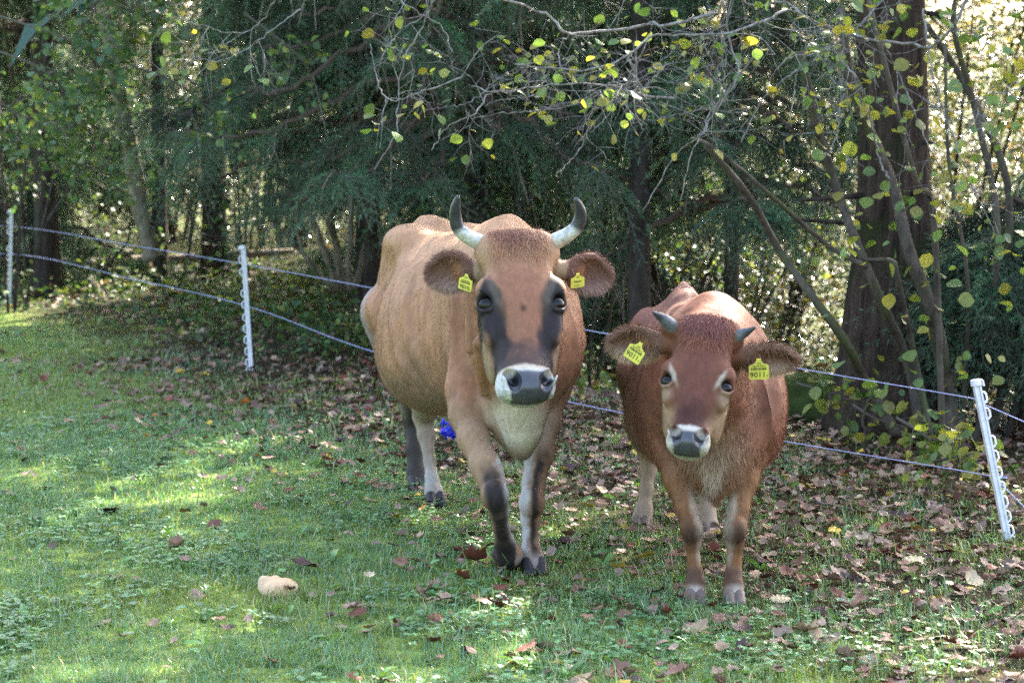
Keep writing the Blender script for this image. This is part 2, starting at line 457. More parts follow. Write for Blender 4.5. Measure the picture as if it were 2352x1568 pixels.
def build_leaves():
    rg = np.random.default_rng(21)
    shapes = [fallen_leaf_mesh('fallen_leaf', k, rg) for k in ('maple', 'oak', 'beech', 'maple', 'beech', 'oak', 'beech', 'maple', 'beech', 'maple')]
    cache = {}
    def leaf(kind_i, colname, x, y, size, label, group, yaw=None, tilt=.25, lift=.012):
        key = (kind_i, colname)
        if key not in cache:
            V, F = shapes[kind_i]
            c = np.array(LEAF_COL[colname]) * (.75 + .5 * fbm(V, 5, kind_i + 70))[:, None]
            me = np_mesh('fallen_leaf', V, F, c, True); me.materials.append(litter_mat); cache[key] = me
        o = bpy.data.objects.new('fallen_leaf', cache[key]); COL.objects.link(o)
        o.location = (x, y, float(gz(x, y)) + lift); o.scale = (size,) * 3
        o.rotation_euler = (rg.normal(0, tilt), rg.normal(0, tilt), rg.uniform(0, 6.28) if yaw is None else yaw)
        tag(o, label, 'fallen leaf', group)
        return o
    def px(p, q): 
        d = (0.0943 + (q - 784) / FPX); Y = CAM_Z / d
        return (p - 1176) / FPX * Y, Y
    G = 'fallen leaves lying on the meadow'
    notable = [(0, 'orange', 332, 1018, .085, 'bright orange leaf lying alone on the grass left of the cattle'), (4, 'orange', 583, 1065, .06, 'small orange brown leaf at the sunlit grass patch'),
        (3, 'dark brown', 243, 1193, .15, 'big dark purplish leaf curled on the lit grass'), (2, 'cream', 311, 977, .10, 'cream oval leaf on the grass far left'), (9, 'cream', 2110, 1312, .13, 'pale cream maple leaf with pointed lobes near the leaning post'),
        (2, 'yellow', 905, 1206, .13, 'long yellow leaf in front of the hind hooves of the fawn cow'), (6, 'tan', 1755, 1265, .12, 'tan crinkled leaf right of the smaller animal'), (5, 'cream', 1690+48, 1296, .13, 'pale tan leaf lying beside the right foreleg of the heifer'),
        (9, 'cream', 1805, 1405, .13, 'cream leaf with ragged edge right of the front hooves of the heifer'), (0, 'tan', 1860, 1480, .14, 'wide tan leaf lying flat in the lower right grass'), (3, 'reddish brown', 1140, 1416, .13, 'rusty brown leaf on the grass below the lifted hoof'),
        (7, 'reddish brown', 1210, 1520, .13, 'rust red lobed leaf near the bottom edge'), (1, 'tan', 1608, 1475, .13, 'tan toothed leaf in the grass below the heifer'), (4, 'yellow', 735, 877, .13, 'flat yellow leaf near the middle post'), (0, 'reddish brown', 1090, 1310, .17, 'big dark red leaf propped beside the lifted hoof'),
        (2, 'yellow', 1650, 1243, .10, 'yellow orange leaf between the legs of the heifer'), (8, 'brown', 590, 1185, .12, 'brown beech leaf on the grass left of the cow'), (5, 'dark brown', 695, 1322, .18, 'dark long leaf lying above the mushroom'), (3, 'greyish brown', 1465, 1430, .13, 'grey brown lobed leaf below the heifer'),
        (0, 'cream', 2250, 1362, .12, 'cream twisted leaf in the litter right of the cattle')]
    for k, cn, p, q, sz, lab in notable:
        x, y = px(p, q); leaf(k, cn, x, y, sz * .62, lab, G, tilt=.3, lift=.02)
    n = 300 - len(notable)
    x, y = field_points(60000, 5.75, 15, rg, 1.03)
    k = rg.uniform(0, 1, len(x)) < litter(x, y) ** 1.3 * (y / 15) ** .9 * .26
    x, y = x[k], y[k]
    order = np.argsort(y + rg.normal(0, .25, len(y))); x, y = x[order], y[order]
    names = list(LEAF_COL); pr = [.34, .34, .11, .11, .06, .02, .005, .015]
    pick = rg.choice(len(names), len(x), p=pr)
    for i in range(n):
        cn = names[pick[i]]
        leaf(int(rg.integers(0, 10)), cn, x[i], y[i], rg.uniform(.036, .070), f'{cn} fallen leaf lying loose among others in the foreground grass', f'{cn} leaves in the foreground')
    # the rest as one litter
    m = len(x) - n; xs, ys = x[n:], y[n:]
    x2, y2 = field_points(26000, 5.4, 24, rg, 1.25, 1.5)
    k2 = ((y2 > 9.5) | (np.abs(x2) > (y2 * .229 + .25) * 1.03)) & (rg.uniform(0, 1, len(x2)) < np.maximum(litter(x2, y2), .5 * sstep(11, 13, y2)) * .36)
    xs = np.concatenate([xs, x2[k2]]); ys = np.concatenate([ys, y2[k2]]); m = len(xs)
    pk = np.concatenate([pick[n:], rg.choice(len(names), int(k2.sum()), p=pr)])
    mb = MB(); sh = rg.integers(0, 10, m)
    for s in range(10):
        i = np.nonzero(sh == s)[0]
        d = np.stack([np.cos(a := rg.uniform(0, 6.28, len(i))), np.sin(a), rg.normal(0, .28, len(i))], 1)
        cc = np.array([LEAF_COL[names[q]] for q in pk[i]]) * rg.uniform(.65, 1.3, (len(i), 1))
        V, F, C = scatter(shapes[s][0], shapes[s][1], np.stack([xs[i], ys[i], gz(xs[i], ys[i]) + rg.uniform(.004, .03, len(i))], 1), frames(d, rg.normal(0, .3, len(i))), rg.uniform(.032, .066, len(i)), cc)
        mb.add(V, F, C)
    tag(link('leaf_litter', mb.mesh('leaf_litter', True), litter_mat), 'brown carpet of fallen leaves', kind='stuff')
build_leaves()
# ------------------------------------------------------------------ implicit-surface modelling for the animals
class Field:
    def __init__(s): s.ops = []
    def add(s, fn, k=0.04): s.ops.append((fn, k, 1))
    def cut(s, fn, k=0.01): s.ops.append((fn, k, -1))
    def __call__(s, P):
        f = None
        for fn, k, sg in s.ops:
            d = fn(P)
            if f is None: f = d; continue
            if sg > 0:
                h = np.clip(0.5 + 0.5 * (f - d) / k, 0, 1)
                f = f + (d - f) * h - k * h * (1 - h)
            else:
                d = -d
                h = np.clip(0.5 - 0.5 * (f - d) / k, 0, 1)
                f = f + (d - f) * h + k * h * (1 - h)
        return f

def rcone(a, b, ra, rb):
    a = np.asarray(a, np.float32); b = np.asarray(b, np.float32); ba = b - a; L2 = float(ba @ ba) + 1e-9
    def fn(P):
        pa = P - a
        h = np.clip(pa @ ba / L2, 0, 1)
        return np.linalg.norm(pa - h[:, None] * ba, axis=1) - (ra + (rb - ra) * h)
    return fn

def ellip(c, r, M=None):
    """ellipsoid; rows of M are its axes"""
    c = np.asarray(c, np.float32); r = np.asarray(r, np.float32); M = None if M is None else np.asarray(M, np.float32)
    def fn(P):
        q = P - c
        if M is not None: q = q @ M.T
        k0 = np.linalg.norm(q / r, axis=1); k1 = np.linalg.norm(q / (r * r), axis=1) + 1e-6
        return np.where(k0 < 0.2, (k0 - 1) * r.min(), k0 * (k0 - 1) / k1)
    return fn

def chain(F, pts, k=0.03):
    for (a, ra), (b, rb) in zip(pts[:-1], pts[1:]):
        F.add(rcone(a, b, ra, rb), k)

def prof(xs, ys):
    xs = np.asarray(xs, float); ys = np.asarray(ys, float)
    m = np.gradient(ys, xs)
    def fn(x):
        x = np.clip(x, xs[0], xs[-1])
        i = np.clip(np.searchsorted(xs, x) - 1, 0, len(xs) - 2)
        h = xs[i + 1] - xs[i]; t = (x - xs[i]) / h
        return ((2 * t ** 3 - 3 * t ** 2 + 1) * ys[i] + (t ** 3 - 2 * t ** 2 + t) * h * m[i]
                + (-2 * t ** 3 + 3 * t ** 2) * ys[i + 1] + (t ** 3 - t ** 2) * h * m[i + 1])
    return fn

def surface(F, lo, hi, h):
    """surface nets on a two-level grid, then projection on the zero set"""
    lo = np.asarray(lo, float); n = np.ceil((np.asarray(hi) - lo) / (4 * h)).astype(int)
    def grid(n, st, off):
        g = np.stack(np.meshgrid(*[np.arange(k) for k in n], indexing='ij'), -1).reshape(-1, 3)
        return g, (lo + off + g * st).astype(np.float32)
    g, P = grid(n, 4 * h, 2 * h)
    fc = np.concatenate([F(p) for p in np.array_split(P, 8)]).reshape(n)
    big = np.repeat(np.repeat(np.repeat(fc, 4, 0), 4, 1), 4, 2).astype(np.float32)
    near = g[(np.abs(fc) < 0.075).ravel()]
    sub = np.stack(np.meshgrid(*[np.arange(4)] * 3, indexing='ij'), -1).reshape(-1, 3)
    idx = (near[:, None] * 4 + sub[None]).reshape(-1, 3)
    for part in np.array_split(idx, max(1, len(idx) // 300000)):
        big[part[:, 0], part[:, 1], part[:, 2]] = F((lo + (part + 0.5) * h).astype(np.float32))
    S = big < 0
    N = np.array(big.shape)
    acc = np.zeros((*(N - 1), 3), np.float32); cnt = np.zeros(N - 1, np.int16)
    base = lambda o: tuple(slice(o[i], N[i] - 1 + o[i]) for i in range(3))
    corners = [(i, j, k) for i in (0, 1) for j in (0, 1) for k in (0, 1)]
    for ca in corners:
        for ax in range(3):
            if ca[ax]: continue
            cb = list(ca); cb[ax] = 1; cb = tuple(cb)
            A, B = big[base(ca)], big[base(cb)]
            x = (A < 0) != (B < 0)
            t = np.where(x, A / (A - B + 1e-12), 0)
            for d in range(3):
                acc[..., d] += np.where(x, ca[d] + (t if d == ax else 0), 0)
            cnt += x
    cells = np.argwhere(cnt > 0)
    vid = -np.ones(N - 1, np.int64); vid[tuple(cells.T)] = np.arange(len(cells))
    V = lo + (cells + acc[tuple(cells.T)] / cnt[tuple(cells.T)][:, None] + 0.5) * h
    quads = []
    for ax in range(3):
        u, v = (ax + 1) % 3, (ax + 2) % 3
        sl = [slice(1, k - 1) for k in N]; sl[ax] = slice(0, N[ax] - 1)
        s2 = list(sl); s2[ax] = slice(1, N[ax])
        a, b = S[tuple(sl)], S[tuple(s2)]
        off = np.array([1, 1, 1]); off[ax] = 0
        for flip in (0, 1):
            e = np.argwhere((a & ~b) if not flip else (~a & b)) + off
            if not len(e): continue
            eu = np.zeros(3, int); eu[u] = 1; ev = np.zeros(3, int); ev[v] = 1
            q = [vid[tuple((e - eu - ev).T)], vid[tuple((e - ev).T)], vid[tuple(e.T)], vid[tuple((e - eu).T)]]
            if flip: q = q[::-1]
            quads.append(np.stack(q, 1))
    Q = np.concatenate(quads)
    Q = Q[(Q >= 0).all(1)]
    V = V.astype(np.float32)
    for it in range(4):
        f, G = F(V), grad(F, V)
        gl = np.linalg.norm(G, axis=1) + 1e-6
        V = V - (np.clip(f / gl, -0.006, 0.006) / gl)[:, None] * G
    G = grad(F, V); G /= np.linalg.norm(G, axis=1)[:, None] + 1e-9
    return V, Q, G

def grad(F, V, e=0.002):
    return np.stack([(F(V + d) - F(V - d)) / (2 * e) for d in np.eye(3, dtype=np.float32) * np.float32(e)], 1)

def unit(v): v = np.asarray(v, float); return v / np.linalg.norm(v)

class Frame:
    """local frame: origin o, rows of M = axes"""
    def __init__(s, o, x, y, z): s.o = np.asarray(o, float); s.M = np.array([x, y, z], float); s.Mf = s.M.astype(np.float32); s.of = s.o.astype(np.float32)
    def w(s, *q): return s.o + np.asarray(q, float) @ s.M
    def l(s, P): return (P - s.of) @ s.Mf.T

def trunk_fn(fr, pw, pt, pb, a0, a1, rib=0.0, taper=0.20):
    def fn(P):
        q = fr.l(P); a, b, z = q[:, 0], q[:, 1], P[:, 2]
        w, t, bo = pw(a), pt(a), pb(a)
        c, h = (t + bo) / 2, (t - bo) / 2
        s = np.clip((z - c) / h, -1.2, 1.2)
        ww = w * (1 - taper * s)
        r = (np.abs(b / ww) ** 2.25 + np.abs((z - c) / h) ** 2.25) ** (1 / 2.25)
        d = (r - 1) * np.minimum(w, h)
        out = np.maximum(a0 - a, a - a1)
        if rib:
            ph = (a * 1.0 + (z - 0.8) * 0.62 + .02 * np.sin(z * 9)) * 44
            d = d - rib * np.sin(ph) * (.5 + .5 * np.sin(a * 9 + z * 5)) * sstep(0.55, 0.72, z) * (1 - sstep(1.02, 1.14, z)) * sstep(-0.82, -0.65, a) * (1 - sstep(-0.2, -0.05, a))
        return np.maximum(d, out).astype(np.float32)
    return fn

def head_fn(fr, s, mz=1.0):
    pw = prof([-.02, .05, .10, .17, .235, .30, .36, .42, .47, .53, .59], [.104, .114, .120, .134, .142, .132, .117, .101, .088, .080, .062])
    pf = prof([-.02, .05, .10, .2, .3, .4, .47, .53, .59], [-.02, .0, .008, .012, .002, -.012, -.012, -.022, -.05])
    pb = prof([-.02, .1, .2, .3, .4, .5, .59], [-.15, -.22, -.235, -.22, -.175, -.145, -.12])
    def fn(P):
        q = fr.l(P) / s; u, v, n = q[:, 0], q[:, 1], q[:, 2]
        w, f, b = pw(v), pf(v), pb(v)
        c, h = (f + b) / 2, (f - b) / 2
        t = np.clip((n - c) / h, -1.1, 1.1)
        ww = w * (1 - 0.13 * (1 - t)) * (1 - .30 * np.maximum(0, t) * sstep(.22, .31, v) * (1 - sstep(.41, .47, v))) * (1 + (mz - 1) * sstep(.28, .45, v))
        e = 2.7 - .75 * sstep(.18, .36, v)
        r = (np.abs(u / ww) ** e + np.abs((n - c) / h) ** e) ** (1 / e)
        d = (r - 1) * np.minimum(w, h)
        return (np.maximum(d, np.maximum(-.02 - v, v - .52)) * s).astype(np.float32)
    return fn

def build_head(F, fr, s, mz=1.0, ev=0.0, mu=0.0):
    W = lambda u, v, n: fr.w(u * s, v * s, n * s)
    E = lambda u, v, n, r, k, cut=False, M=None: (F.cut if cut else F.add)(ellip(W(u, v, n), np.asarray(r) * s, fr.M if M is None else M), k * s)
    H = Field()
    F0 = F
    H.add(head_fn(fr, s, mz), 0.02)
    F = H
    E = lambda u, v, n, r, k, cut=False, M=None: (H.cut if cut else H.add)(ellip(W(u, v, n), np.asarray(r) * s, fr.M if M is None else M), k * s)
    E(0, .012, -.070, (.100, .045, .070), .05)                       # poll
    E(0, .500, -.064, (.090 * mz, .058, .058), .04)                      # muzzle
    E(0, .515, -.112, (.050, .026, .04), .03)                        # lower lip, chin
    lids = []
    for sd in (-1, 1):
        E(sd * .088, .030, -.058, (.042, .040, .042), .05)              # horn boss
        E(sd * .112, .185 + ev, -.030, (.032, .042, .034), .035)           # brow
        E(sd * .100, .29, -.05, (.028, .07, .03), .04)              # cheek ridge
        E(sd * .088, .33, -.15, (.03, .12, .06), .05)               # jaw muscle
        E(sd * .110, .226 + ev, -.034, (.031, .034, .028), .014)
        pts = [(.084, .226, -.014), (.103, .1965, -.008), (.126, .2015, -.020), (.142, .225, -.038)]
        for p, q in zip(pts[:-1], pts[1:]): lids.append((W(sd * p[0], p[1] + ev, p[2]), W(sd * q[0], q[1] + ev, q[2]), .0068 * s))
        pts = [(.084, .234, -.014), (.105, .259, -.012), (.126, .258, -.022), (.142, .235, -.038)]
        for p, q in zip(pts[:-1], pts[1:]): lids.append((W(sd * p[0], p[1] + ev, p[2]), W(sd * q[0], q[1] + ev, q[2]), .0055 * s))                 # eyelids
        E(sd * .122, .229 + ev, -.014, (.0260, .0235, .022), .006, True)  # eye opening
        E(sd * .092, .285 + ev, -.004, (.018, .035, .010), .02, True)    # tear groove
        # nostril: comma-shaped opening with a raised wing
        a = unit(np.array((sd * .65, -.75, 0.0)) @ fr.M); n_ = fr.M[2]; b = np.cross(n_, a)
        Mx = np.array([a, b, n_])
        H.add(ellip(W(mu + sd * mz * .055, .492, -.020), np.array((.038, .028, .026)) * s, Mx), .015 * s)
        H.cut(ellip(W(mu + sd * mz * .059, .487, -.012), np.array((.034, .0185, .046)) * s, Mx), .007 * s)
        H.cut(ellip(W(mu + sd * mz * .049, .505, -.008), np.array((.022, .017, .034)) * s), .008 * s)
    for a_, b_, r_ in lids: H.add(rcone(a_, b_, r_, r_), .007 * s)
    # mouth line
    E(0, .548, -.10, (.085, .0035, .035), .01, True)
    F0.add(H, 0.03)

def build_ear(F, base, tip, up, fwd, half_h, s_thick=0.016, cup=0.030):
    base, tip = np.asarray(base), np.asarray(tip)
    x = unit(tip - base); L = np.linalg.norm(tip - base)
    z = np.asarray(fwd, float); z = unit(z - x * (z @ x)); y = np.cross(z, x)
    if y @ np.asarray(up) < 0: y = -y
    M = np.array([x, y, z]); c = base + x * L * .57
    E = Field()
    Mf, cf = M.astype(np.float32), c.astype(np.float32)
    def leafy(o, r):                                                 # ellipsoid narrowing to the tip
        r = np.asarray(r, np.float32); of = np.asarray(o, np.float32)
        def fn(P):
            q = (P - of) @ Mf.T
            q[:, 1] = q[:, 1] / (1 - .34 * sstep(.0, .48, q[:, 0] / L)) + .10 * half_h * sstep(.0, .45, q[:, 0] / L)
            k0 = np.linalg.norm(q / r, axis=1); k1 = np.linalg.norm(q / (r * r), axis=1) + 1e-6
            return np.where(k0 < 0.2, (k0 - 1) * r.min(), k0 * (k0 - 1) / k1 * .8).astype(np.float32)
        return fn
    E.add(leafy(c, (L * .47, half_h * 1.04, cup)))
    E.cut(leafy(c + z * (cup * .95), (L * .43, half_h * .82, cup * 1.25)), 0.006)
    E.add(rcone(base - x * .02, base + x * L * .28 - z * cup * .3, .034, .026), 0.03)
    F.add(E, 0.02)
    return M, c, L

def claws(name, c, fwd, down, s, col, mat, parent, flat=True):
    """cloven hoof: two claws with a flat sole"""
    fwd = unit(fwd); down = unit(down); side = np.cross(down, fwd)
    F = Field()
    for sd in (-1, 1):
        o = np.asarray(c) + side * sd * .021 * s
        F.add(rcone(o - down * .034 * s - fwd * .012 * s, o + fwd * .028 * s - down * .006 * s, .024 * s, .021 * s), 0.0015)
        F.add(ellip(o - fwd * .008 * s - down * .010 * s, (.022 * s, .042 * s, .016 * s), [side, fwd, down]), 0.006)
    o2 = np.asarray(c, np.float32); dn = down.astype(np.float32)
    F.cut(lambda P: -((P - o2) @ dn - 0.0), 0.003)
    V, Q, G = surface(F, np.asarray(c) - .13 * s, np.asarray(c) + .13 * s, .0055)
    cc = np.asarray(col) * (0.75 + 0.5 * noise3(V, 40, 3))[:, None]
    return link(name, np_mesh(name, V, [Q], cc, True), mat, parent)

def eyeball(c, r, parent, mat):
    bm = bmesh.new(); bmesh.ops.create_uvsphere(bm, u_segments=28, v_segments=16, radius=r)
    me = bpy.data.meshes.new('eye'); bm.to_mesh(me); bm.free()
    for p in me.polygons: p.use_smooth = True
    return link('eye', me, mat, parent, c)

def horn(pts, rad, colfn, mat, parent):
    P = curve_pts(pts, 26); rr = prof(np.linspace(0, 1, len(rad)), rad)(np.linspace(0, 1, 26))
    V, F = tube(P, rr, 18, wob=0.012)
    t = np.concatenate([np.repeat(np.linspace(0, 1, 26), 18), [0, 1]])
    return link('horn', np_mesh('horn', V, F, colfn(t, V), True), mat, parent)

def strands(body_V, body_N, mask_w, n, length, flow, col, width, mat, name, parent, rng, droop=0.25, spread=0.35, lift=0.55):
    """thin tapered hairs (three-sided blades) on chosen parts of the coat"""
    p = mask_w / mask_w.sum()
    i = rng.choice(len(body_V), n, p=p)
    o = body_V[i] + rng.normal(size=(n, 3)) * 0.003
    N = body_N[i]; fl = np.asarray(flow)[i] if np.ndim(flow) == 2 else np.broadcast_to(np.asarray(flow, float), (n, 3))
    d = N * lift + fl + rng.normal(size=(n, 3)) * spread
    d /= np.linalg.norm(d, axis=1)[:, None]
    L = (np.asarray(length)[i] if np.ndim(length) else length) * rng.uniform(0.6, 1.25, n)
    side = np.cross(d, N + 0.01); side /= np.linalg.norm(side, axis=1)[:, None] + 1e-9
    mid = o + d * (L * .55)[:, None]
    tip = mid + (d + np.array((0, 0, -droop))) * (L * .5)[:, None]
    w = width * rng.uniform(.7, 1.3, n)[:, None]
    V = np.stack([o - side * w, o + side * w, mid - side * w * .8, mid + side * w * .8, tip], 1).reshape(-1, 3)
    k = np.arange(n)[:, None] * 5
    C = np.repeat(col[i] * rng.uniform(.75, 1.3, n)[:, None], 5, 0)
    me = np_mesh(name, V, [k + np.array([[0, 1, 3, 2]]), k + np.array([[2, 3, 4]])], C)
    return link(name, me, mat, parent)

def fur_particles(o, n, length, flow, mat_index, seed, rough=0.0012):
    o.modifiers.new('fur', 'PARTICLE_SYSTEM')
    ps = o.particle_systems[0]; st = ps.settings
    st.type = 'HAIR'; st.count = n; st.hair_length = length; st.hair_step = 3; st.display_step = 3; st.render_step = 3
    st.emit_from = 'FACE'; st.use_even_distribution = True; st.use_emit_random = True
    st.normal_factor = 0.0016
    st.object_align_factor = [f for f in flow]
    st.factor_random = 0.0014
    st.material = mat_index
    st.root_radius, st.tip_radius, st.radius_scale, st.shape = 1.0, 0.25, 0.0008, 0.0
    st.roughness_2 = rough; st.roughness_2_size = 0.6
    st.length_random = 0.6
    ps.seed = seed
    ps.vertex_group_length = 'fur_length'
    return ps

coat_mat = mat_vcol('coat', rough=0.58, spec=0.17, sheen=0.04, bump=(220, 0.15), noise=(70, 0.14, (1, 1, 0.35)))
hair_mat = mat_vcol('hair', rough=0.6, spec=0.25, sheen=0.0)
nose_extra = None
hoof_mat = mat_vcol('hoof_horn', rough=0.5, spec=0.3)
horn_mat = mat_vcol('horn', rough=0.35, spec=0.5, noise=(60, 0.3, (1, 1, 4)), bump=(120, 0.15))
eye_mat = mat_simple('eye', (0.006, 0.005, 0.005), 0.07, 0.30)
tag_mat = mat_simple('yellow_plastic', (0.70, 0.63, 0.09), 0.4, 0.4, noise=(30, (0.60, 0.54, 0.10)))
ink_mat = mat_simple('black_ink', (0.02, 0.02, 0.025), 0.6, 0.2)

def text_mesh(body, size, name, parent, M, o, squeeze=1.0):
    """flat lettering 0.8 mm proud of a tag; M rows = right, up, normal"""
    cu = bpy.data.curves.new(name, 'FONT'); cu.body = body; cu.size = size; cu.align_x = 'CENTER'; cu.align_y = 'CENTER'; cu.extrude = 0.0003
    cu.resolution_u = 2
    tmp = bpy.data.objects.new(name + '_tmp', cu); COL.objects.link(tmp)
    bpy.context.view_layer.update()
    me = bpy.data.meshes.new_from_object(tmp.evaluated_get(bpy.context.evaluated_depsgraph_get()))
    bpy.data.objects.remove(tmp, do_unlink=True); bpy.data.curves.remove(cu)
    co = np.zeros(len(me.vertices) * 3, np.float32); me.vertices.foreach_get('co', co); co = co.reshape(-1, 3) * (squeeze, 1, 1)
    me.vertices.foreach_set('co', (np.asarray(o) + co @ np.asarray(M)).astype(np.float32).ravel()); me.update()
    me.name = name
    me.materials.clear()
    return link(name, me, ink_mat, parent)

def ear_tag(c, right, up, w, h, lines, parent, bars=None, neck=True):
    """yellow plastic ear tag; lines: (text, size, x, y) in tag widths"""
    x = unit(right); n = unit(np.cross(x, up)); y = np.cross(n, x); M = np.array([x, y, n])
    hw, hh = w / 2, h / 2; r = w * .08
    out = []
    for (cx, cy, a0) in ((hw - r, -hh + r, -90), (hw - r, hh * .55 - r, 0)):
        for k in range(5): a = R(a0 + k * 22.5); out.append((cx + r * math.cos(a), cy + r * math.sin(a)))
    if neck: out += [(w * .22, hh * .72), (w * .13, hh * 1.0), (w * .10, hh * 1.25), (-w * .10, hh * 1.25), (-w * .13, hh * 1.0), (-w * .22, hh * .72)]
    for (cx, cy, a0) in ((-hw + r, hh * .55 - r, 90), (-hw + r, -hh + r, 180)):
        for k in range(5): a = R(a0 + k * 22.5); out.append((cx + r * math.cos(a), cy + r * math.sin(a)))
    bm = bmesh.new()
    bend = lambda p: -0.010 * (p[0] / hw) ** 2
    f = bm.faces.new([bm.verts.new((px, py, 0)) for px, py in out])
    ex = bmesh.ops.extrude_face_region(bm, geom=[f]); vs = [g for g in ex['geom'] if isinstance(g, bmesh.types.BMVert)]
    bmesh.ops.translate(bm, verts=vs, vec=(0, 0, -0.002))
    bmesh.ops.recalc_face_normals(bm, faces=bm.faces)
    me = bpy.data.meshes.new('ear_tag'); bm.to_mesh(me); bm.free()
    for v in me.vertices: v.co = Vector(np.asarray(c) + np.array(v.co) @ M)
    t = link('ear_tag', me, tag_mat, parent)
    for (tx, sz, ox, oy) in lines:
        text_mesh(tx, sz * w, 'tag_number', t, M, np.asarray(c) + x * ox * w + y * oy * w + n * .0008)
    if bars:
        mb = MB(); rg = np.random.default_rng(5); cx = -w * .38
        while cx < w * .38:
            bw = w * rg.choice([.012, .02, .03])
            q = [np.asarray(c) + x * a + y * b + n * .0006 for a, b in ((cx, bars[0] * w), (cx + bw, bars[0] * w), (cx + bw, bars[1] * w), (cx, bars[1] * w))]
            mb.add(q, [[[0, 1, 2, 3]]]); cx += bw + w * rg.choice([.014, .022])
        link('tag_barcode', mb.mesh('tag_barcode'), ink_mat, t)
    return t

def mixc(c, col, w): return c + (np.asarray(col) - c) * w[:, None]

def head_paint(c, fr, s, V, kind, mz=1.0, ev=0.0, mu=0.0):
    q = fr.l(V) / s; u, v, n = q[:, 0], q[:, 1], q[:, 2]
    nh = noise3(np.stack([u * 85, v * 24, n * 40], 1), 1.0, 9) - .5
    au = np.abs(u); aum = np.abs(u - mu); ns = (fbm(V, 28, 5) - .5)
    on = sstep(-.06, -.01, v) * (1 - sstep(.60, .64, v)) * (n > -.27) * (1 - sstep(.165, .19, au)) * sstep(-.24, -.15, n)
    on = on * ((n > -.2) | (v > .2))
    if kind == 'cow':
        face = np.zeros_like(c) + (.35, .18, .10)
        face = mixc(face, (.255, .112, .064), (1 - sstep(.05, .11, au + ns * .03 + nh * .03)) * sstep(.06, .16, v))
        face = mixc(face, (.42, .265, .16), sstep(.075, .115, au + ns * .04) * (1 - sstep(.10, .16, v)) * .55)
        face = mixc(face, (.21, .098, .066), (1 - sstep(.0, .075, v + ns * .06 + (au / .1) ** 2 * .05)) * (1 - sstep(.07, .11, au)))   # poll tuft
        side = sstep(-.05, -.11, n)
        face = mixc(face, (.28, .19, .115), side)
        # dark bands from the brow past the eye to the muzzle
        cx = prof([.13, .17, .21, .255, .30, .345, .385, .43], [.105, .1025, .1035, .1025, .101, .080, .072, .076])(v)
        wd = prof([.13, .17, .21, .255, .30, .345, .385, .43], [.010, .0225, .0415, .0475, .049, .037, .024, .018])(v)
        band = (1 - sstep(.62, 1.22, np.abs(au + ns * .010 + nh * .013 - cx) / wd)) * sstep(.125, .17, v + ns * .03) * (1 - sstep(.445, .46, v))
        face = mixc(face, (.016, .014, .017), band * .97)
        face = mixc(face, (.050, .036, .038), .88 * sstep(.345, .42, v + ns * .10 + au * .25) * (1 - sstep(.445, .46, v)) * (1 - sstep(-.05, -.10, n)))
        face = mixc(face, (.012, .011, .013), .8 * np.exp(-((au / .01) ** 2 + ((v - .262) / .012) ** 2)))
        # grey-brown lids inside the dark patch
        lid = np.exp(-(((au - .088 + (v - .2) * .25) / .014) ** 2 + ((v - .205) / .045) ** 2))
        face = mixc(face, (.15, .12, .09), np.clip(lid * .8, 0, .5))
        eye = np.exp(-(((au - .113) / .023) ** 2 + ((v - .228) / .028) ** 2) ** 2)
        face = mixc(face, (.012, .011, .013), np.clip(eye * 1.4, 0, 1))
        white = sstep(.440, .458, v + ns * .012 + nh * .008 - (au / .1) ** 2 * .012 + sstep(-.04, -.14, n) * .0)
        face = mixc(face, (.50, .42, .32), white)
        face = mixc(face, (.54, .52, .49), sstep(.455, .48, v))
        face = mixc(face, (.05, .05, .055), sstep(.60, .70, noise3(V, 190, 77)) * sstep(.455, .47, v) * .4)
        pad_t = .474 + .25 * np.maximum(0, aum - .045)
    else:
        face = np.zeros_like(c) + (.145, .054, .031)
        face = mixc(face, (.125, .045, .030), (1 - sstep(.03, .08, au + ns * .03)) * sstep(.1, .2, v))
        face = mixc(face, (.052, .018, .013), sstep(.31, .42, v + ns * .10) * (1 - sstep(.03, .085, au + ns * .03)))
        face = mixc(face, (.125, .050, .040), (1 - sstep(.03, .10, v + ns * .1)) * (1 - sstep(.07, .1, au)))
        side = sstep(-.035, -.085, n + ns * .05) * sstep(.18, .28, v)
        face = mixc(face, (.27, .165, .095), side)
        ring = np.exp(-(((au + nh * .010 - .096 + (v - ev - .2) * .45) / .010) ** 2 + ((v - ev - .212 + nh * .012) / .034) ** 2) ** 1.5)
        face = mixc(face, (.42, .34, .26), np.clip(ring * 1.2, 0, .9))
        und = np.exp(-(((au - .112) / .02) ** 2 + ((v - ev - .275) / .035) ** 2))
        face = mixc(face, (.32, .22, .14), np.clip(und, 0, .65))
        eye = np.exp(-(((au - .114) / .019) ** 2 + ((v - ev - .229) / .024) ** 2) ** 2)
        face = mixc(face, (.015, .012, .013), np.clip(eye * 1.4, 0, 1))
        white = sstep(.452, .470, v + ns * .014 + nh * .008 - (au / .1) ** 2 * .02)
        face = mixc(face, (.50, .45, .39), white)
        face = mixc(face, (.06, .05, .055), sstep(.62, .72, noise3(V, 190, 77)) * sstep(.455, .47, v) * .35)
        pad_t = .486 + .3 * np.maximum(0, au - .04)
    pad = sstep(-.006, .006, v - pad_t + ns * .006) * (1 - sstep(.072 * mz, .079 * mz, aum + ns * .010 + np.maximum(0, v - .500) * .38)) * sstep(-.12, -.09, n) * (1 - sstep(.570, .58, v))
    face = mixc(face, (.046, .046, .056), pad)
    hole = np.exp(-(((aum - .055 * mz) / .020) ** 2 + ((v - .494) / .020) ** 2) ** 2) * pad * (1 - sstep(-.034, -.022, n))
    face = mixc(face, (.006, .005, .006), hole)  # shade inside the nostril opening painted into the colour
    return mixc(c, face, on), on, pad * on

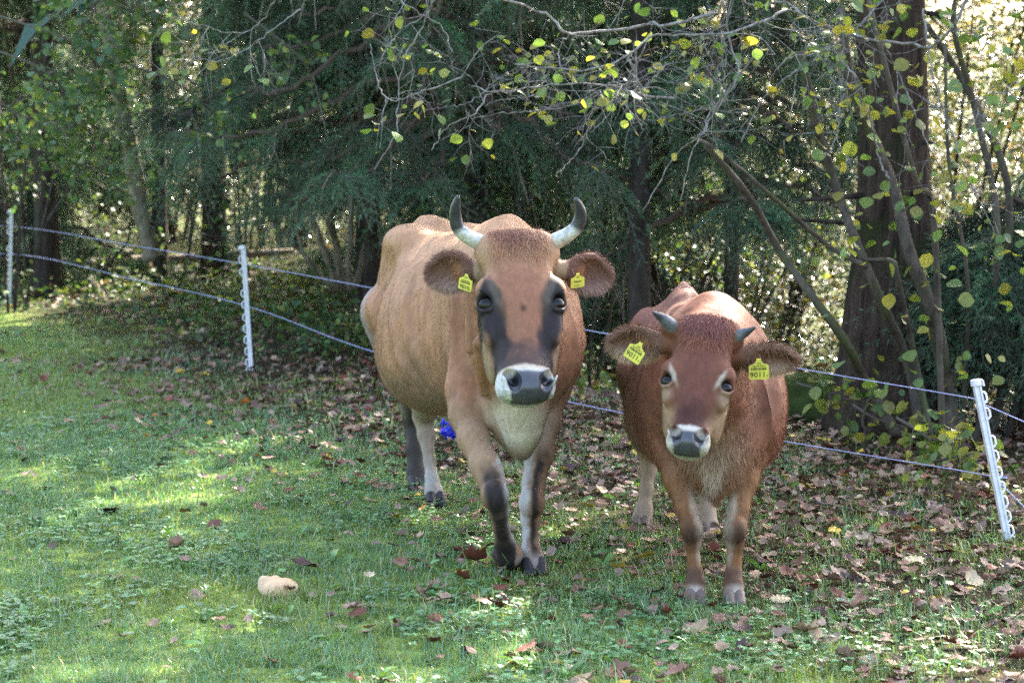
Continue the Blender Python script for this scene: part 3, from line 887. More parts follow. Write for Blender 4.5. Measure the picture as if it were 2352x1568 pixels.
def coat_with_nose(name):
    """coat material whose wet nose pad (attribute 'nose') is smooth and glossy"""
    m = coat_mat.copy(); m.name = name
    nt = m.node_tree
    b = next(n for n in nt.nodes if n.type == 'BSDF_PRINCIPLED')
    a = nt.nodes.new('ShaderNodeAttribute'); a.attribute_name = 'nose'
    mr = nt.nodes.new('ShaderNodeMapRange'); mr.inputs[3].default_value, mr.inputs[4].default_value = 0.58, 0.30
    nt.links.new(a.outputs['Fac'], mr.inputs[0]); nt.links.new(mr.outputs[0], b.inputs['Roughness'])
    ms = nt.nodes.new('ShaderNodeMapRange'); ms.inputs[3].default_value, ms.inputs[4].default_value = 0.17, 0.65
    nt.links.new(a.outputs['Fac'], ms.inputs[0]); nt.links.new(ms.outputs[0], b.inputs['Specular IOR Level'])
    mz = nt.nodes.new('ShaderNodeMapRange'); mz.inputs[3].default_value, mz.inputs[4].default_value = 0.04, 0.0
    nt.links.new(a.outputs['Fac'], mz.inputs[0]); nt.links.new(mz.outputs[0], b.inputs['Sheen Weight'])
    return m

def set_attr(me, name, val):
    a = me.attributes.new(name, 'FLOAT', 'POINT'); a.data.foreach_set('value', np.asarray(val, np.float32))

def lashes(c, out, up, s, parent):
    mb = MB(); rg = np.random.default_rng(2)
    out, up = unit(out), unit(up); sd = np.cross(out, up)
    for k in range(34):
        a = rg.uniform(-1, 1)
        o = np.asarray(c) + up * (.022 * math.cos(a * 1.1)) * s + sd * .024 * math.sin(a * 1.1) * s + out * .010 * s
        d = unit(out + up * rg.uniform(-.1, .45) + sd * a * .5); L = rg.uniform(.02, .034) * s
        w = np.cross(d, up) * .0007
        mb.add([o - w, o + w, o + d * L], [[[0, 1, 2]]], (.012, .011, .012))
    return link('eyelashes', mb.mesh('eyelashes'), hair_mat, parent)
# ------------------------------------------------------------------ trees and shrubs
def bark_mat(name, c0, c1, moss=None, scale=14, bump=.9, zs=.28):
    """furrowed bark: noise stretched along the trunk, optional moss patches"""
    m, nt, out = new_mat(name)
    tc = nt.nodes.new('ShaderNodeTexCoord'); mp = nt.nodes.new('ShaderNodeMapping'); mp.inputs['Scale'].default_value = (1, 1, zs)
    nt.links.new(tc.outputs['Object'], mp.inputs['Vector'])
    n = nt.nodes.new('ShaderNodeTexNoise'); n.inputs['Scale'].default_value = scale; n.inputs['Detail'].default_value = 9; n.inputs['Roughness'].default_value = .72
    nt.links.new(mp.outputs[0], n.inputs['Vector'])
    r = nt.nodes.new('ShaderNodeValToRGB'); e = r.color_ramp.elements
    e[0].position, e[1].position = .36, .64; e[0].color = (*c0, 1); e[1].color = (*c1, 1)
    nt.links.new(n.outputs['Fac'], r.inputs[0]); col = r.outputs[0]
    if moss:
        n3 = nt.nodes.new('ShaderNodeTexNoise'); n3.inputs['Scale'].default_value = 3.0; n3.inputs['Detail'].default_value = 7; n3.inputs['Roughness'].default_value = .7
        nt.links.new(tc.outputs['Object'], n3.inputs['Vector'])
        mr = nt.nodes.new('ShaderNodeMapRange'); mr.inputs[1].default_value, mr.inputs[2].default_value = .52, .62
        nt.links.new(n3.outputs['Fac'], mr.inputs[0])
        mx = nt.nodes.new('ShaderNodeMix'); mx.data_type = 'RGBA'; nt.links.new(mr.outputs[0], mx.inputs[0]); nt.links.new(col, mx.inputs[6]); mx.inputs[7].default_value = (*moss, 1)
        col = mx.outputs[2]
    b = nt.nodes.new('ShaderNodeBsdfPrincipled'); b.inputs['Roughness'].default_value = .9; b.inputs['Specular IOR Level'].default_value = .15
    nt.links.new(col, b.inputs['Base Color'])
    bp = nt.nodes.new('ShaderNodeBump'); bp.inputs['Strength'].default_value = bump; bp.inputs['Distance'].default_value = .03
    nt.links.new(n.outputs['Fac'], bp.inputs['Height']); nt.links.new(bp.outputs[0], b.inputs['Normal'])
    nt.links.new(b.outputs[0], out.inputs[0])
    return m
spruce_bark = bark_mat('spruce_bark', (.018, .013, .010), (.120, .080, .058), (.040, .045, .018), 30, 1.6, .10)
dark_bark = bark_mat('dark_bark', (.020, .016, .013), (.075, .060, .048))
hazel_bark = bark_mat('hazel_bark', (.038, .031, .023), (.115, .095, .070), (.075, .080, .035), 18, .4)
grey_bark = bark_mat('grey_bark', (.13, .11, .08), (.30, .255, .19), (.085, .090, .045), 16, .4)
lichen_bark = bark_mat('lichen_bark', (.070, .058, .050), (.34, .33, .31), None, 40, .3)
needle_mat = mat_leaf('needles', rough=.5, spec=.35, trans=.18, tint=(1.2, 1.2, .6))
leaf_mat = mat_leaf('green_leaf', rough=.42, spec=.45, trans=.45)
far_leaf_mat = mat_leaf('sunlit_leaf', rough=.20, spec=1.0, trans=.30, tint=(1.05, 1.15, .60), gain=1.05)
ivy_mat = mat_leaf('ivy_leaf', rough=.55, spec=.25, trans=.25)

def finish(root, parts):
    for p in parts: p.matrix_parent_inverse = Matrix.Translation(-root.location)

# ---- spruce spray: a hanging twig with side twigs and needles
def needles_along(P, Q, n, ln, w, rg, V, off):
    d = unit(Q - P); t = rg.uniform(0, 1, n); o = P + np.outer(t, Q - P)
    side = rand_dirs(n, rg); side = side - np.outer(side @ d, d); side /= np.linalg.norm(side, axis=1)[:, None]
    tip = o + (d * .75 + side * .8) * ln * rg.uniform(.7, 1.2, n)[:, None]
    s = np.cross(d, side) * w
    V.append(np.stack([o - s, o + s, tip], 1).reshape(-1, 3))
    return n
def spray_template(rg, L=.46, bare=.15):
    VT, FT, NV, nn = [], [], [], 0
    main = curve_pts([(0, 0, 0), (L * .4, 0, .02), (L, 0, -.10)], 9)
    V, F = tube(main, np.linspace(.0035, .0012, 9), 3, cap=False); VT.append(V); FT.append(F[0]); k = len(V)
    for i in range(1, 9):
        P = main[i]; f = i / 8
        if f > bare: nn += needles_along(main[i - 1], main[i], 11, .023, .0023, rg, NV, 0)
        for sd in (-1, 1):
            l = (.17 * (1 - f) + .05) * rg.uniform(.7, 1.15)
            Q = P + np.array((l * .75, sd * l * .66, -.03 + rg.normal(0, .012)))
            V, F = tube([P, Q], [.0018, .0009], 3, cap=False); VT.append(V); FT.append(F[0] + k); k += len(V)
            nn += needles_along(P, Q, int(l * 170), .023, .0023, rg, NV, 0)
    tw = np.concatenate(VT); nd = np.concatenate(NV)
    return tw, np.concatenate(FT), nd
rgS = np.random.default_rng(31)
SPRAYS = [spray_template(rgS, L, b) for L, b in ((.46, .1), (.55, .3), (.38, .0))]

def spruce_crown(seed, z0=1.9, n_low=30, top=13.0, reach=2.9, zlow=4.6, thin=1.0, n_up=84, reach_up=3.0):
    """lower drooping limbs with real needles, upper limbs as coarse fronds"""
    rg = np.random.default_rng(seed); mb = MB(); limbs = MB()
    groups = [[[], [], [], []] for _ in SPRAYS]
    for i in range(n_low):
        a = i * 2.4 + rg.normal(0, .25); z = z0 + (zlow - z0) * (i / n_low) + rg.normal(0, .12)
        l = reach * rg.uniform(.75, 1.1); limb_tone = rg.uniform(.55, 1.5)
        drop = rg.uniform(.25, .42) * l
        d = np.array((math.cos(a), math.sin(a), 0.0))
        P = curve_pts([np.array((0, 0, z)), np.array((0, 0, z)) + d * l * .4 + (0, 0, -drop * .35), np.array((0, 0, z)) + d * l * .8 + (0, 0, -drop * .95), np.array((0, 0, z)) + d * l + (0, 0, -drop * .92)], 22)
        P[1:] += rg.normal(0, .018, (21, 3))
        V, F = tube(P, np.linspace(.030, .006, 22), 5, cap=False); limbs.add(V, F, np.array((.12, .085, .065)) * rg.uniform(.7, 1.3))
        for j in range(4, 22):
            f = j / 21
            for q in range(2 if f > .25 else 1):
                if rg.uniform() > (.55 + .45 * f) * thin: continue
                sd = rg.choice((-1, 1)); side = np.cross(d, (0, 0, 1.0)) * sd
                out = d * rg.uniform(.15, .9) + side * rg.uniform(.2, 1.0) + np.array((0, 0, -rg.uniform(.05, .95)))
                g = groups[rg.integers(0, 3)]
                g[0].append(P[j]); g[1].append(out); g[2].append(rg.uniform(.8, 1.35)); g[3].append(limb_tone * rg.uniform(.75, 1.25))
                # bare hanging twig
                if rg.uniform() < .34:
                    T = curve_pts([P[j], P[j] + side * .10 + (0, 0, -.12), P[j] + side * rg.uniform(.05, .22) + d * rg.normal(0, .06) + (0, 0, -rg.uniform(.22, .48))], 5)
                    V, F = tube(T, np.linspace(.0045, .0018, 5), 3, cap=False); limbs.add(V, F, np.array((.30, .24, .20)) * rg.uniform(.7, 1.3))
    for (tw, tf, nd), (pos, d, sc, tone) in zip(SPRAYS, groups):
        if not pos: continue
        pos, Rm, sc, tone = np.array(pos), frames(np.array(d), rg.normal(0, .5, len(d))), np.array(sc), np.array(tone)
        V, F, C = scatter(tw, [tf], pos, Rm, sc, np.array((.10, .07, .05)) * tone[:, None]); mb.add(V, F, C)
        nt_ = np.arange(len(nd)).reshape(-1, 3)
        col = np.array((.092, .185, .108)) * tone[:, None] * rg.uniform(.85, 1.15, (len(pos), 3))
        V, F, C = scatter(nd, [nt_], pos, Rm, sc, col); mb.add(V, F, C)
    # upper crown
    m = n_up
    for i in range(m):
        f = i / m; z = zlow - .3 + (top - zlow) * f; a = i * 2.4 + rg.normal(0, .3); l = reach_up * (1 - f) ** .8 + .25
        d = np.array((math.cos(a), math.sin(a), 0.0)); side = np.array((-d[1], d[0], 0))
        k = 24; t = rg.uniform(.12, 1, k); o = np.outer(t * l, d) + np.array((0, 0, z)) + np.outer(-t ** 1.5 * l * .35, (0, 0, 1))
        s = np.where(rg.uniform(size=k) < .5, -1, 1)[:, None]
        L2 = rg.uniform(.25, .60, k)[:, None] * (1.15 - .5 * t[:, None])
        tip = o + (d * .7 + side * s * .75) * L2 + np.stack([0 * t, 0 * t, -rg.uniform(.05, .35, k)], 1)
        w = (d * .5 - side * s * .5) * rg.uniform(.05, .11, k)[:, None]
        V = np.stack([o - w, o + w * .6, tip], 1).reshape(-1, 3)
        mb.add(V, [np.arange(3 * k).reshape(-1, 3)], np.array((.04, .095, .065)) * rg.uniform(.7, 1.3))
    return mb.mesh('needle_crown'), limbs.mesh('limbs')

def trunk_mesh(P, r, n=14, wob=.05, seed=0, flare=None, knots=0):
    pts = curve_pts(P, 28); rr = np.interp(np.linspace(0, 1, 28), np.linspace(0, 1, len(r)), r)
    V, F = tube(pts, rr, n, wob=wob, seed=seed)
    V = V + (noise3(V, 9, seed) - .5)[:, None] * .02 * (rr.max() / .18)
    return np_mesh('trunk', V, F, None, True)

def spruce(x, y, label, crown, r=.15, h=14, zrot=0.0, base=None, knots=False, bark=None, lean=(0, 0)):
    z = float(gz(x, y)); root = empty('spruce_tree', (x, y, z), label, 'tree', 'spruces along the meadow edge')
    P = [(x, y, z - .1), (x + lean[0] * .5, y + lean[1] * .5, z + 1.5), (x + lean[0], y + lean[1], z + 4), (x + lean[0], y + lean[1], z + h)]
    rr = [r * 1.45, r * 1.12, r, r * .93, r * .88, r * .8, r * .6, r * .3, .02] if base is None else base
    t = link('trunk', trunk_mesh(P, rr, 18, .06, int(x * 10)), bark or spruce_bark, root)
    parts = [t]
    cr = link('crown', crown[0], needle_mat, root, (0, 0, 0), (0, 0, zrot)); lm = link('limb', crown[1], mat_limb, root, (0, 0, 0), (0, 0, zrot))
    if knots:
        rg = np.random.default_rng(3)
        for k in range(22):
            a = rg.uniform(3.3, 6.1); zz = rg.uniform(.4, 3.2); rad = r * (1.12 if zz < 1.6 else 1.0)
            o = np.array((x + lean[0] * min(1, zz / 4), y + lean[1] * min(1, zz / 4), z + zz)); d = np.array((math.cos(a), math.sin(a), rg.uniform(-.25, .15)))
            V, F = tube([o + d * rad * .8, o + d * (rad + rg.uniform(.02, .08) + (.3 if k % 5 == 0 else 0))], [.018, .009], 6); parts.append(link('branch_stub', np_mesh('branch_stub', V, F, None, True), dark_bark, root))
        
    finish(root, parts)
    return root
mat_limb = mat_vcol('limb_bark', .85, .2, bump=(60, .4))
crownA = spruce_crown(41, z0=1.6, n_low=52, zlow=3.6, reach=1.75, thin=.62)
crownB = spruce_crown(42, z0=1.9, n_low=44, reach=1.9, thin=.62, zlow=3.8)
crownC = spruce_crown(43, z0=4.9, n_low=14, zlow=6.2, top=15, reach=3.1, thin=.7)      # bare lower stem

spruce(1.955, 11.55, 'thick furrowed spruce trunk with knots rising behind the leaning post', crownC, r=.178, h=16, zrot=.4, knots=True, base=[.37, .275, .225, .19, .18, .175, .172, .165, .16, .14, .1, .02])
spruce(.82, 14.4, 'slim dark spruce trunk standing behind the smaller animal', crownC, r=.068, h=12, zrot=2.0, bark=dark_bark)
spruce(-1.08, 17.2, 'dark spruce with long drooping needle branches left of the horned cow', crownA, r=.055, h=13, zrot=1.1, bark=dark_bark)
spruce(-.25, 15.6, 'spruce whose hanging branches fill the middle behind the horned cow', crownA, r=.09, h=13, zrot=3.6, bark=dark_bark)
spruce(-.45, 18.4, 'spruce deeper in the wood straight behind the horns of the cow', crownB, r=.10, h=14, zrot=5.1, bark=dark_bark)
crownD = spruce_crown(44, z0=1.45, n_low=34, zlow=3.3, reach=1.05, thin=.7, top=5.5, n_up=14, reach_up=.9)
spruce(1.5, 15.2, 'spruce with dark low branches left of the thick trunk, behind the leaning stems', crownD, r=.05, h=5.6, zrot=2.9, bark=dark_bark)
spruce(-4.17, 20.0, 'dark thick spruce trunk near the left post', crownC, r=.10, h=14, zrot=.2, bark=dark_bark)
spruce(-3.34, 21.2, 'straight black spruce trunk right of the leaning grey trunk', crownC, r=.068, h=14, zrot=1.5, bark=dark_bark)
spruce(-2.96, 22.2, 'short visible grey brown spruce trunk left of the middle post', crownC, r=.115, h=14, zrot=4.0, bark=spruce_bark)
spruce(5.6, 12.6, 'spruce beyond the right edge before the big trunk', crownC, r=.11, h=14, zrot=2.7, bark=dark_bark)
# neighbours whose crowns shade the meadow
for k, (x, y, zr) in enumerate(((4.2, 17.2, .9), (6.3, 14.8, 2.2), (7.6, 20.5, 3.0), (1.3, 19.6, 4.4), (8.6, 17.0, 1.7), (-1.2, 18.6, .3), (-6.2, 17.5, 2.5), (6.2, 22.5, 5.5))):
    spruce(x, y, ('bare stemmed spruce standing in the shade right of the thick trunk', 'tall spruce beyond the right edge', 'far spruce at the right of the wood', 'spruce stem just left of the thick trunk in the sunlit thicket', 'outermost spruce on the right',
                  'spruce deep in the wood behind the middle post', 'spruce beyond the left post', 'far spruce stem in the bright thicket behind the thick trunk')[k], crownC, r=.10, h=15, zrot=zr, bark=dark_bark)

# ---- broadleaf foliage helper
def leaf_cloud(pos, size, pal, rg, tmpl=ROUND, down=.35, name='foliage', spread=1.0, face=None):
    n = len(pos); d = rand_dirs(n, rg); d[:, 2] = d[:, 2] * .5 - down
    col = np.array(pal)[rg.integers(0, len(pal), n)] * rg.uniform(.65, 1.35, (n, 1))
    return scatter(tmpl[0], tmpl[1], np.asarray(pos), frames(d, rg.normal(0, .6 * spread, n)), np.broadcast_to(size, (n,)) * rg.uniform(.5, 1.35, n), col)

def twig_tree(P, rg, depth, ln, mb, tips, r, col, bend=.5, n=3):
    """recursive twigs from a point list"""
    for _ in range(n):
        i = rg.integers(len(P) // 3, len(P)); o = P[i]
        ax = unit(P[min(i + 1, len(P) - 1)] - P[max(i - 1, 0)])
        d = unit(ax * .6 + rand_dirs(1, rg)[0] * .75 + np.array((0, 0, -.12)))
        l = ln * rg.uniform(.5, 1.2)
        Q = curve_pts([o, o + d * l * .5 + rand_dirs(1, rg)[0] * l * .08, o + d * l + rand_dirs(1, rg)[0] * l * .15 + (0, 0, -.05 * l)], 7)
        V, F = tube(Q, np.linspace(r, r * .45, 7), 4, cap=False); mb.add(V, F, np.asarray(col) * rg.uniform(.75, 1.25))
        tips.extend([Q[-1], Q[4]])
        if depth: twig_tree(Q, rg, depth - 1, ln * .6, mb, tips, r * .6, col, bend, n)

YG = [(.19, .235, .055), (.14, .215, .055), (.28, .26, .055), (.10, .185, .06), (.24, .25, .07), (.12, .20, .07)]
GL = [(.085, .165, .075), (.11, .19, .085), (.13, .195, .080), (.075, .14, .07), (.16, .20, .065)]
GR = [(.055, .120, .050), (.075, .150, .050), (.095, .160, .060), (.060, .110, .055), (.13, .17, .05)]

# ---- the hazel at the right: stems, overhanging lichen-grey branches, last leaves
def hazel_right():
    rg = np.random.default_rng(61)
    root = empty('hazel_shrub', at(2090, 1010, 11.0), 'hazel shrub with leaning stems and bare pale twigs arching over the cattle', 'shrub', 'hazel shrubs of the wood edge')
    parts = []
    stems = [([(2060, 1000), (1990, 880), (1942, 785), (1868, 684), (1789, 574), (1720, 450), (1620, 332)], 10.5, .027, .014), ([(1990, 612), (1900, 562), (1760, 440), (1640, 340), (1590, 318)], 10.4, .0125, .008),
             ([(2112, 985), (2087, 838), (2026, 697), (1969, 560), (1917, 421), (1865, 249), (1840, 120)], 10.7, .026, .019), ([(2190, 1062), (2175, 899), (2145, 728), (2087, 574), (2048, 420), (1960, 210), (1930, 20)], 10.6, .042, .020),
             ([(2140, 1010), (2110, 860), (2062, 640), (2048, 600), (1990, 598)], 10.4, .016, .010), ([(2165, 1030), (2144, 498), (2100, 403), (2008, 55), (1990, -40)], 10.2, .017, .010),
             ([(2230, 1075), (2262, 900), (2280, 700), (2290, 500), (2240, 250), (2190, 60), (2210, -60)], 11.0, .020, .013), ([(2255, 1080), (2305, 860), (2318, 560), (2305, 385), (2210, 183), (2130, 60)], 11.2, .024, .016),
             ([(2290, 1090), (2340, 900), (2380, 640), (2360, 300)], 11.2, .022, .014), ([(2205, 1060), (2215, 900), (2222, 640), (2180, 380), (2170, 100)], 10.8, .012, .008), ([(2330, 1110), (2345, 980), (2345, 800), (2330, 640)], 11.4, .020, .014), ([(2310, 1100), (2290, 960), (2330, 790), (2400, 600)], 11.5, .016, .01)]
    tips = []
    for P, Y, r0, r1 in stems:
        w = [at(p[0], p[1], Y + .15 * math.sin(i * 1.9)) for i, p in enumerate(P)]
        q = curve_pts(w, 26); V, F = tube(q, np.linspace(r0, r1, 26), 9, wob=.06, seed=r0 * 900); 
        parts.append(link('stem', np_mesh('stem', V, F, None, True), hazel_bark, root))
    br = [([(1100, -25), (1164, 0), (1259, 33), (1303, 77), (1387, 71), (1479, 59), (1550, 55), (1640, 30)], 9.2, .0075, .010), ([(1185, 149), (1252, 156), (1376, 157), (1442, 125), (1501, 84), (1549, 79), (1642, 81), (1740, 55), (1806, 22)], 9.3, .005, .009),
          ([(1083, 198), (1135, 212), (1223, 201), (1318, 192), (1406, 198), (1461, 216), (1550, 228)], 9.35, .004, .008), ([(850, 100), (860, 157), (878, 212), (908, 233), (952, 216), (1061, 178)], 9.2, .0035, .005), ([(860, 390), (908, 304), (915, 238), (925, 150), (980, 40), (1000, -20)], 9.2, .003, .0055),
          ([(990, 350), (1025, 293), (1087, 264), (1120, 220), (1150, 205)], 9.3, .003, .0055), ([(1490, 231), (1461, 205), (1464, 183), (1442, 132)], 9.3, .003, .006), ([(1328, 325), (1398, 242), (1442, 179), (1480, 110)], 9.4, .003, .006),
          ([(1690, -10), (1733, 15), (1806, 7), (1850, 40), (1916, 70), (2026, 95), (2143, 108)], 9.6, .006, .010), ([(1814, 290), (1828, 183), (1850, 121), (1854, 48), (1845, -20)], 9.5, .003, .006), ([(1869, 190), (1931, 135), (1935, 73), (1916, 70)], 9.6, .003, .006),
          ([(2041, 410), (2022, 373), (2000, 275), (1978, 198), (1931, 139)], 9.5, .004, .007), ([(1561, 485), (1587, 355), (1623, 286), (1693, 176), (1675, 84), (1660, 0)], 9.4, .003, .007), ([(1480, 480), (1550, 359), (1609, 311), (1640, 250), (1750, 110)], 9.5, .003, .006),
          ([(1700, 330), (1760, 220), (1850, 150), (1960, 70), (2035, -10)], 9.7, .004, .007), ([(2143, 108), (2190, 60), (2230, -20)], 9.8, .010, .012), ([(640, -10), (590, 60), (520, 75), (400, 40)], 9.8, .0045, .0025), ([(690, 20), (600, 90), (510, 140), (450, 130)], 9.8, .005, .002),
          ([(1040, 120), (1010, 60), (930, 10), (900, -30)], 9.3, .003, .005), ([(2010, 60), (2060, 160), (2130, 330), (2180, 420)], 9.7, .006, .003), ([(2120, 20), (2150, 200), (2230, 420), (2300, 560)], 9.9, .007, .003)]
    for k in range(16):                                             # finer hanging branches between the traced ones
        x0, y0 = rg.uniform(1000, 2350), rg.uniform(-60, 230); a = rg.normal(.75, .5) * rg.choice((-1, 1), p=(.75, .25)); l = rg.uniform(120, 330)
        P = [(x0, y0)]
        for q in range(4): P.append((P[-1][0] - l / 4 * math.cos(a), P[-1][1] + abs(l / 4 * math.sin(a)))); a += rg.normal(.12, .3)
        br.append((P[::-1], rg.uniform(9.3, 10.9), .0022, .0052))
    leafpos = []
    for P, Y, r0, r1 in br:
        w = [at(p[0], p[1], Y + .10 * math.sin(i * 2.3 + p[0])) for i, p in enumerate(P)]
        q = curve_pts(w, 30) + rg.normal(0, .0035, (30, 3))
        mb = MB(); V, F = tube(q, np.linspace(r0, r1, 30) * .68, 6); mb.add(V, F)
        tp = []; twig_tree(q, rg, 1, .24, mb, tp, min(r0, .0020), (1, 1, 1), n=5)
        parts.append(link('branch', mb.mesh('branch', True), lichen_bark, root))
        leafpos += [t + rg.normal(0, .02, 3) for t in tp if rg.uniform() < .22]
    V, F, C = leaf_cloud(np.array(leafpos), .045, YG, rg, down=.45)
    parts.append(link('foliage', np_mesh('foliage', V, F, C), leaf_mat, root))
    # leafier sprays on the right side
    pos = []
    for k in range(300):
        p = at(rg.uniform(1880, 2400), rg.uniform(-60, 620) if rg.uniform() < .8 else rg.uniform(600, 900), rg.uniform(9.4, 11.2))
        if p[2] > .3: pos.append(p)
    V, F, C = leaf_cloud(np.array(pos), .058, YG, rg, down=.3)
    parts.append(link('foliage', np_mesh('foliage', V, F, C), leaf_mat, root))
    finish(root, parts)
hazel_right()

# ---- leafy hazel at the upper left
def leafy_shrub(c, label, name, stems, cloud, pal, size, bark, seed, cat='shrub', group=None, tmpl=ROUND, lm=None, down=.35):
    rg = np.random.default_rng(seed)
    root = empty(name, c, label, cat, group); parts = []
    for P, r0, r1 in stems:
        q = curve_pts(P, 18) + rg.normal(0, .006, (18, 3)); V, F = tube(q, np.linspace(r0, r1, 18), 8, wob=.06, seed=seed + r0)
        parts.append(link('stem', np_mesh('stem', V, F, None, True), bark, root))
    mb = MB(); tips = []; 
    for P, n, ln in cloud:
        q = curve_pts(P, 14); V, F = tube(q, np.linspace(.008, .003, 14), 5); mb.add(V, F, (.10, .085, .07))
        for _ in range(n): 
            before = len(tips); twig_tree(q, rg, 1, ln, mb, tips, .003, (.10, .085, .07), n=1)
    parts.append(link('branch', mb.mesh('branch'), mat_limb, root))
    T = np.array(tips); T = np.concatenate([T + rg.normal(0, .035, T.shape) for _ in range(3)])
    V, F, C = leaf_cloud(T, size, pal, rg, tmpl, down)
    parts.append(link('foliage', np_mesh('foliage', V, F, C), lm or leaf_mat, root))
    finish(root, parts)
    return root
A = lambda px_, py_, Y: at(px_, py_, Y)
leafy_shrub(A(60, 600, 20.5) * (1, 1, 0), 'leafy hazel with green leaves hanging over the upper left corner', 'hazel_shrub',
    [([A(60, 622, 20.5), A(46, 420, 20.4), A(30, 200, 20), A(-10, -60, 19)], .022, .014), ([A(75, 622, 20.8), A(62, 430, 20.6), A(70, 200, 20.2), A(110, -60, 19)], .019, .012), ([A(42, 622, 20.6), A(12, 450, 20.5), A(-10, 250, 20)], .018, .011)],
    [([A(-60, 20, 13.5), A(100, 70, 13.3), A(190, 110, 13.2), A(225, 170, 13.3)], 34, .30), ([A(-60, 100, 13.8), A(80, 150, 13.6), A(150, 210, 13.6), A(200, 260, 13.6)], 32, .30), ([A(-60, -60, 13.4), A(150, -20, 13.2), A(290, 20, 13.2), A(360, 50, 13.4)], 36, .30),
     ([A(-60, 200, 14), A(40, 260, 14), A(120, 300, 14)], 22, .28), ([A(60, 330, 14.2), A(160, 370, 14), A(250, 400, 14)], 9, .22), ([A(180, 380, 14.3), A(260, 390, 14.2), A(330, 420, 14.2)], 7, .2), ([A(300, 150, 14), A(420, 200, 14), A(520, 290, 14.2)], 9, .25), ([A(560, 30, 13.6), A(640, 90, 13.6), A(700, 140, 13.6)], 8, .25)],
    GL, .046, hazel_bark, 71, group='hazel shrubs of the wood edge')
leafy_shrub(A(430, 620, 19) * (1, 1, 0), 'thin leaning grey trunk at the left with a sparse yellow green crown', 'broadleaf_tree',
    [([A(350, 600, 19.2), A(338, 545, 19.2), A(310, 400, 19.1), A(285, 260, 19), A(252, 95, 18.9), A(225, -80, 18.8)], .082, .062)],
    [([A(300, 330, 19), A(360, 250, 18.6), A(460, 200, 18.4)], 5, .3), ([A(290, 250, 19), A(230, 180, 18.6), A(160, 160, 18.4)], 5, .3)], GR, .07, grey_bark, 72, 'tree')
leafy_shrub(A(770, 650, 18) * (1, 1, 0), 'hazel clump of many bare stems fanning out left of the fawn cow', 'hazel_shrub',
    [([A(775, 668, 18), A(740, 560, 18), A(700, 460, 18), A(660, 340, 17.8)], .032, .018), ([A(790, 670, 18.1), A(770, 560, 18.1), A(745, 440, 18), A(720, 320, 18)], .036, .022), ([A(800, 668, 18), A(805, 560, 18), A(812, 430, 18), A(830, 300, 18)], .028, .016), ([A(815, 668, 18.2), A(840, 560, 18.2), A(850, 440, 18.1), A(880, 330, 18)], .026, .016),
     ([A(760, 668, 17.8), A(700, 590, 17.8), A(640, 520, 17.7), A(590, 470, 17.6)], .018, .010), ([A(765, 660, 17.7), A(730, 620, 17.7), A(690, 560, 17.6), A(668, 450, 17.6)], .020, .012)],
    [([A(640, 420, 17.5), A(700, 380, 17.4), A(760, 400, 17.3)], 6, .3), ([A(600, 480, 17.5), A(560, 440, 17.4), A(520, 420, 17.4)], 5, .25)], GR, .055, grey_bark, 73, group='hazel shrubs of the wood edge')
leafy_shrub(A(190, 640, 21) * (1, 1, 0), 'tangle of thin dark stems between the left trunks', 'undergrowth_shrub',
    [([A(170, 640, 21), A(200, 520, 20.8), A(300, 410, 20.6), A(330, 380, 20.5)], .013, .006), ([A(150, 640, 21), A(230, 560, 20.8), A(330, 500, 20.6), A(360, 450, 20.5)], .010, .005), ([A(420, 640, 21), A(440, 520, 21), A(400, 400, 21)], .016, .008), ([A(450, 630, 20), A(520, 540, 20), A(600, 500, 20)], .012, .006), ([A(400, 640, 19.5), A(500, 600, 19.5), A(600, 560, 19.5)], .010, .004), ([A(230, 630, 19.8), A(290, 560, 19.6), A(300, 500, 19.5)], .012, .006)],
    [([A(120, 560, 20), A(220, 520, 20), A(330, 540, 20)], 10, .4), ([A(380, 560, 20), A(470, 540, 20), A(580, 560, 20)], 12, .4)], GR, .045, dark_bark, 74)

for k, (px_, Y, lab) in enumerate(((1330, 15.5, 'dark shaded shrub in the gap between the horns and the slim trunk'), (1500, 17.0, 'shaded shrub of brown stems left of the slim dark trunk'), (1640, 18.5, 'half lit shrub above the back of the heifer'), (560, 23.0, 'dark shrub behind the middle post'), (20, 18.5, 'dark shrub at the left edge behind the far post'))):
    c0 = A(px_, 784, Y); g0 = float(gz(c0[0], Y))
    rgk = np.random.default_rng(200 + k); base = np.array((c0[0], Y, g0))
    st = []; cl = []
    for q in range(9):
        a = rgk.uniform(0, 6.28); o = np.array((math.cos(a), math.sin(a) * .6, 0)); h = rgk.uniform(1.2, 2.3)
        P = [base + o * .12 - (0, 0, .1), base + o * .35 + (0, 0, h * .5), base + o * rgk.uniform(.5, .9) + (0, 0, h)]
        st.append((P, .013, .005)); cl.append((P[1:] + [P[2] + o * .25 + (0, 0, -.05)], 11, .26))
    leafy_shrub(base, lab, 'understorey_shrub', st, cl, GR if k != 2 else YG, .042, dark_bark, 210 + k, 'shrub', 'shaded shrubs under the spruces')

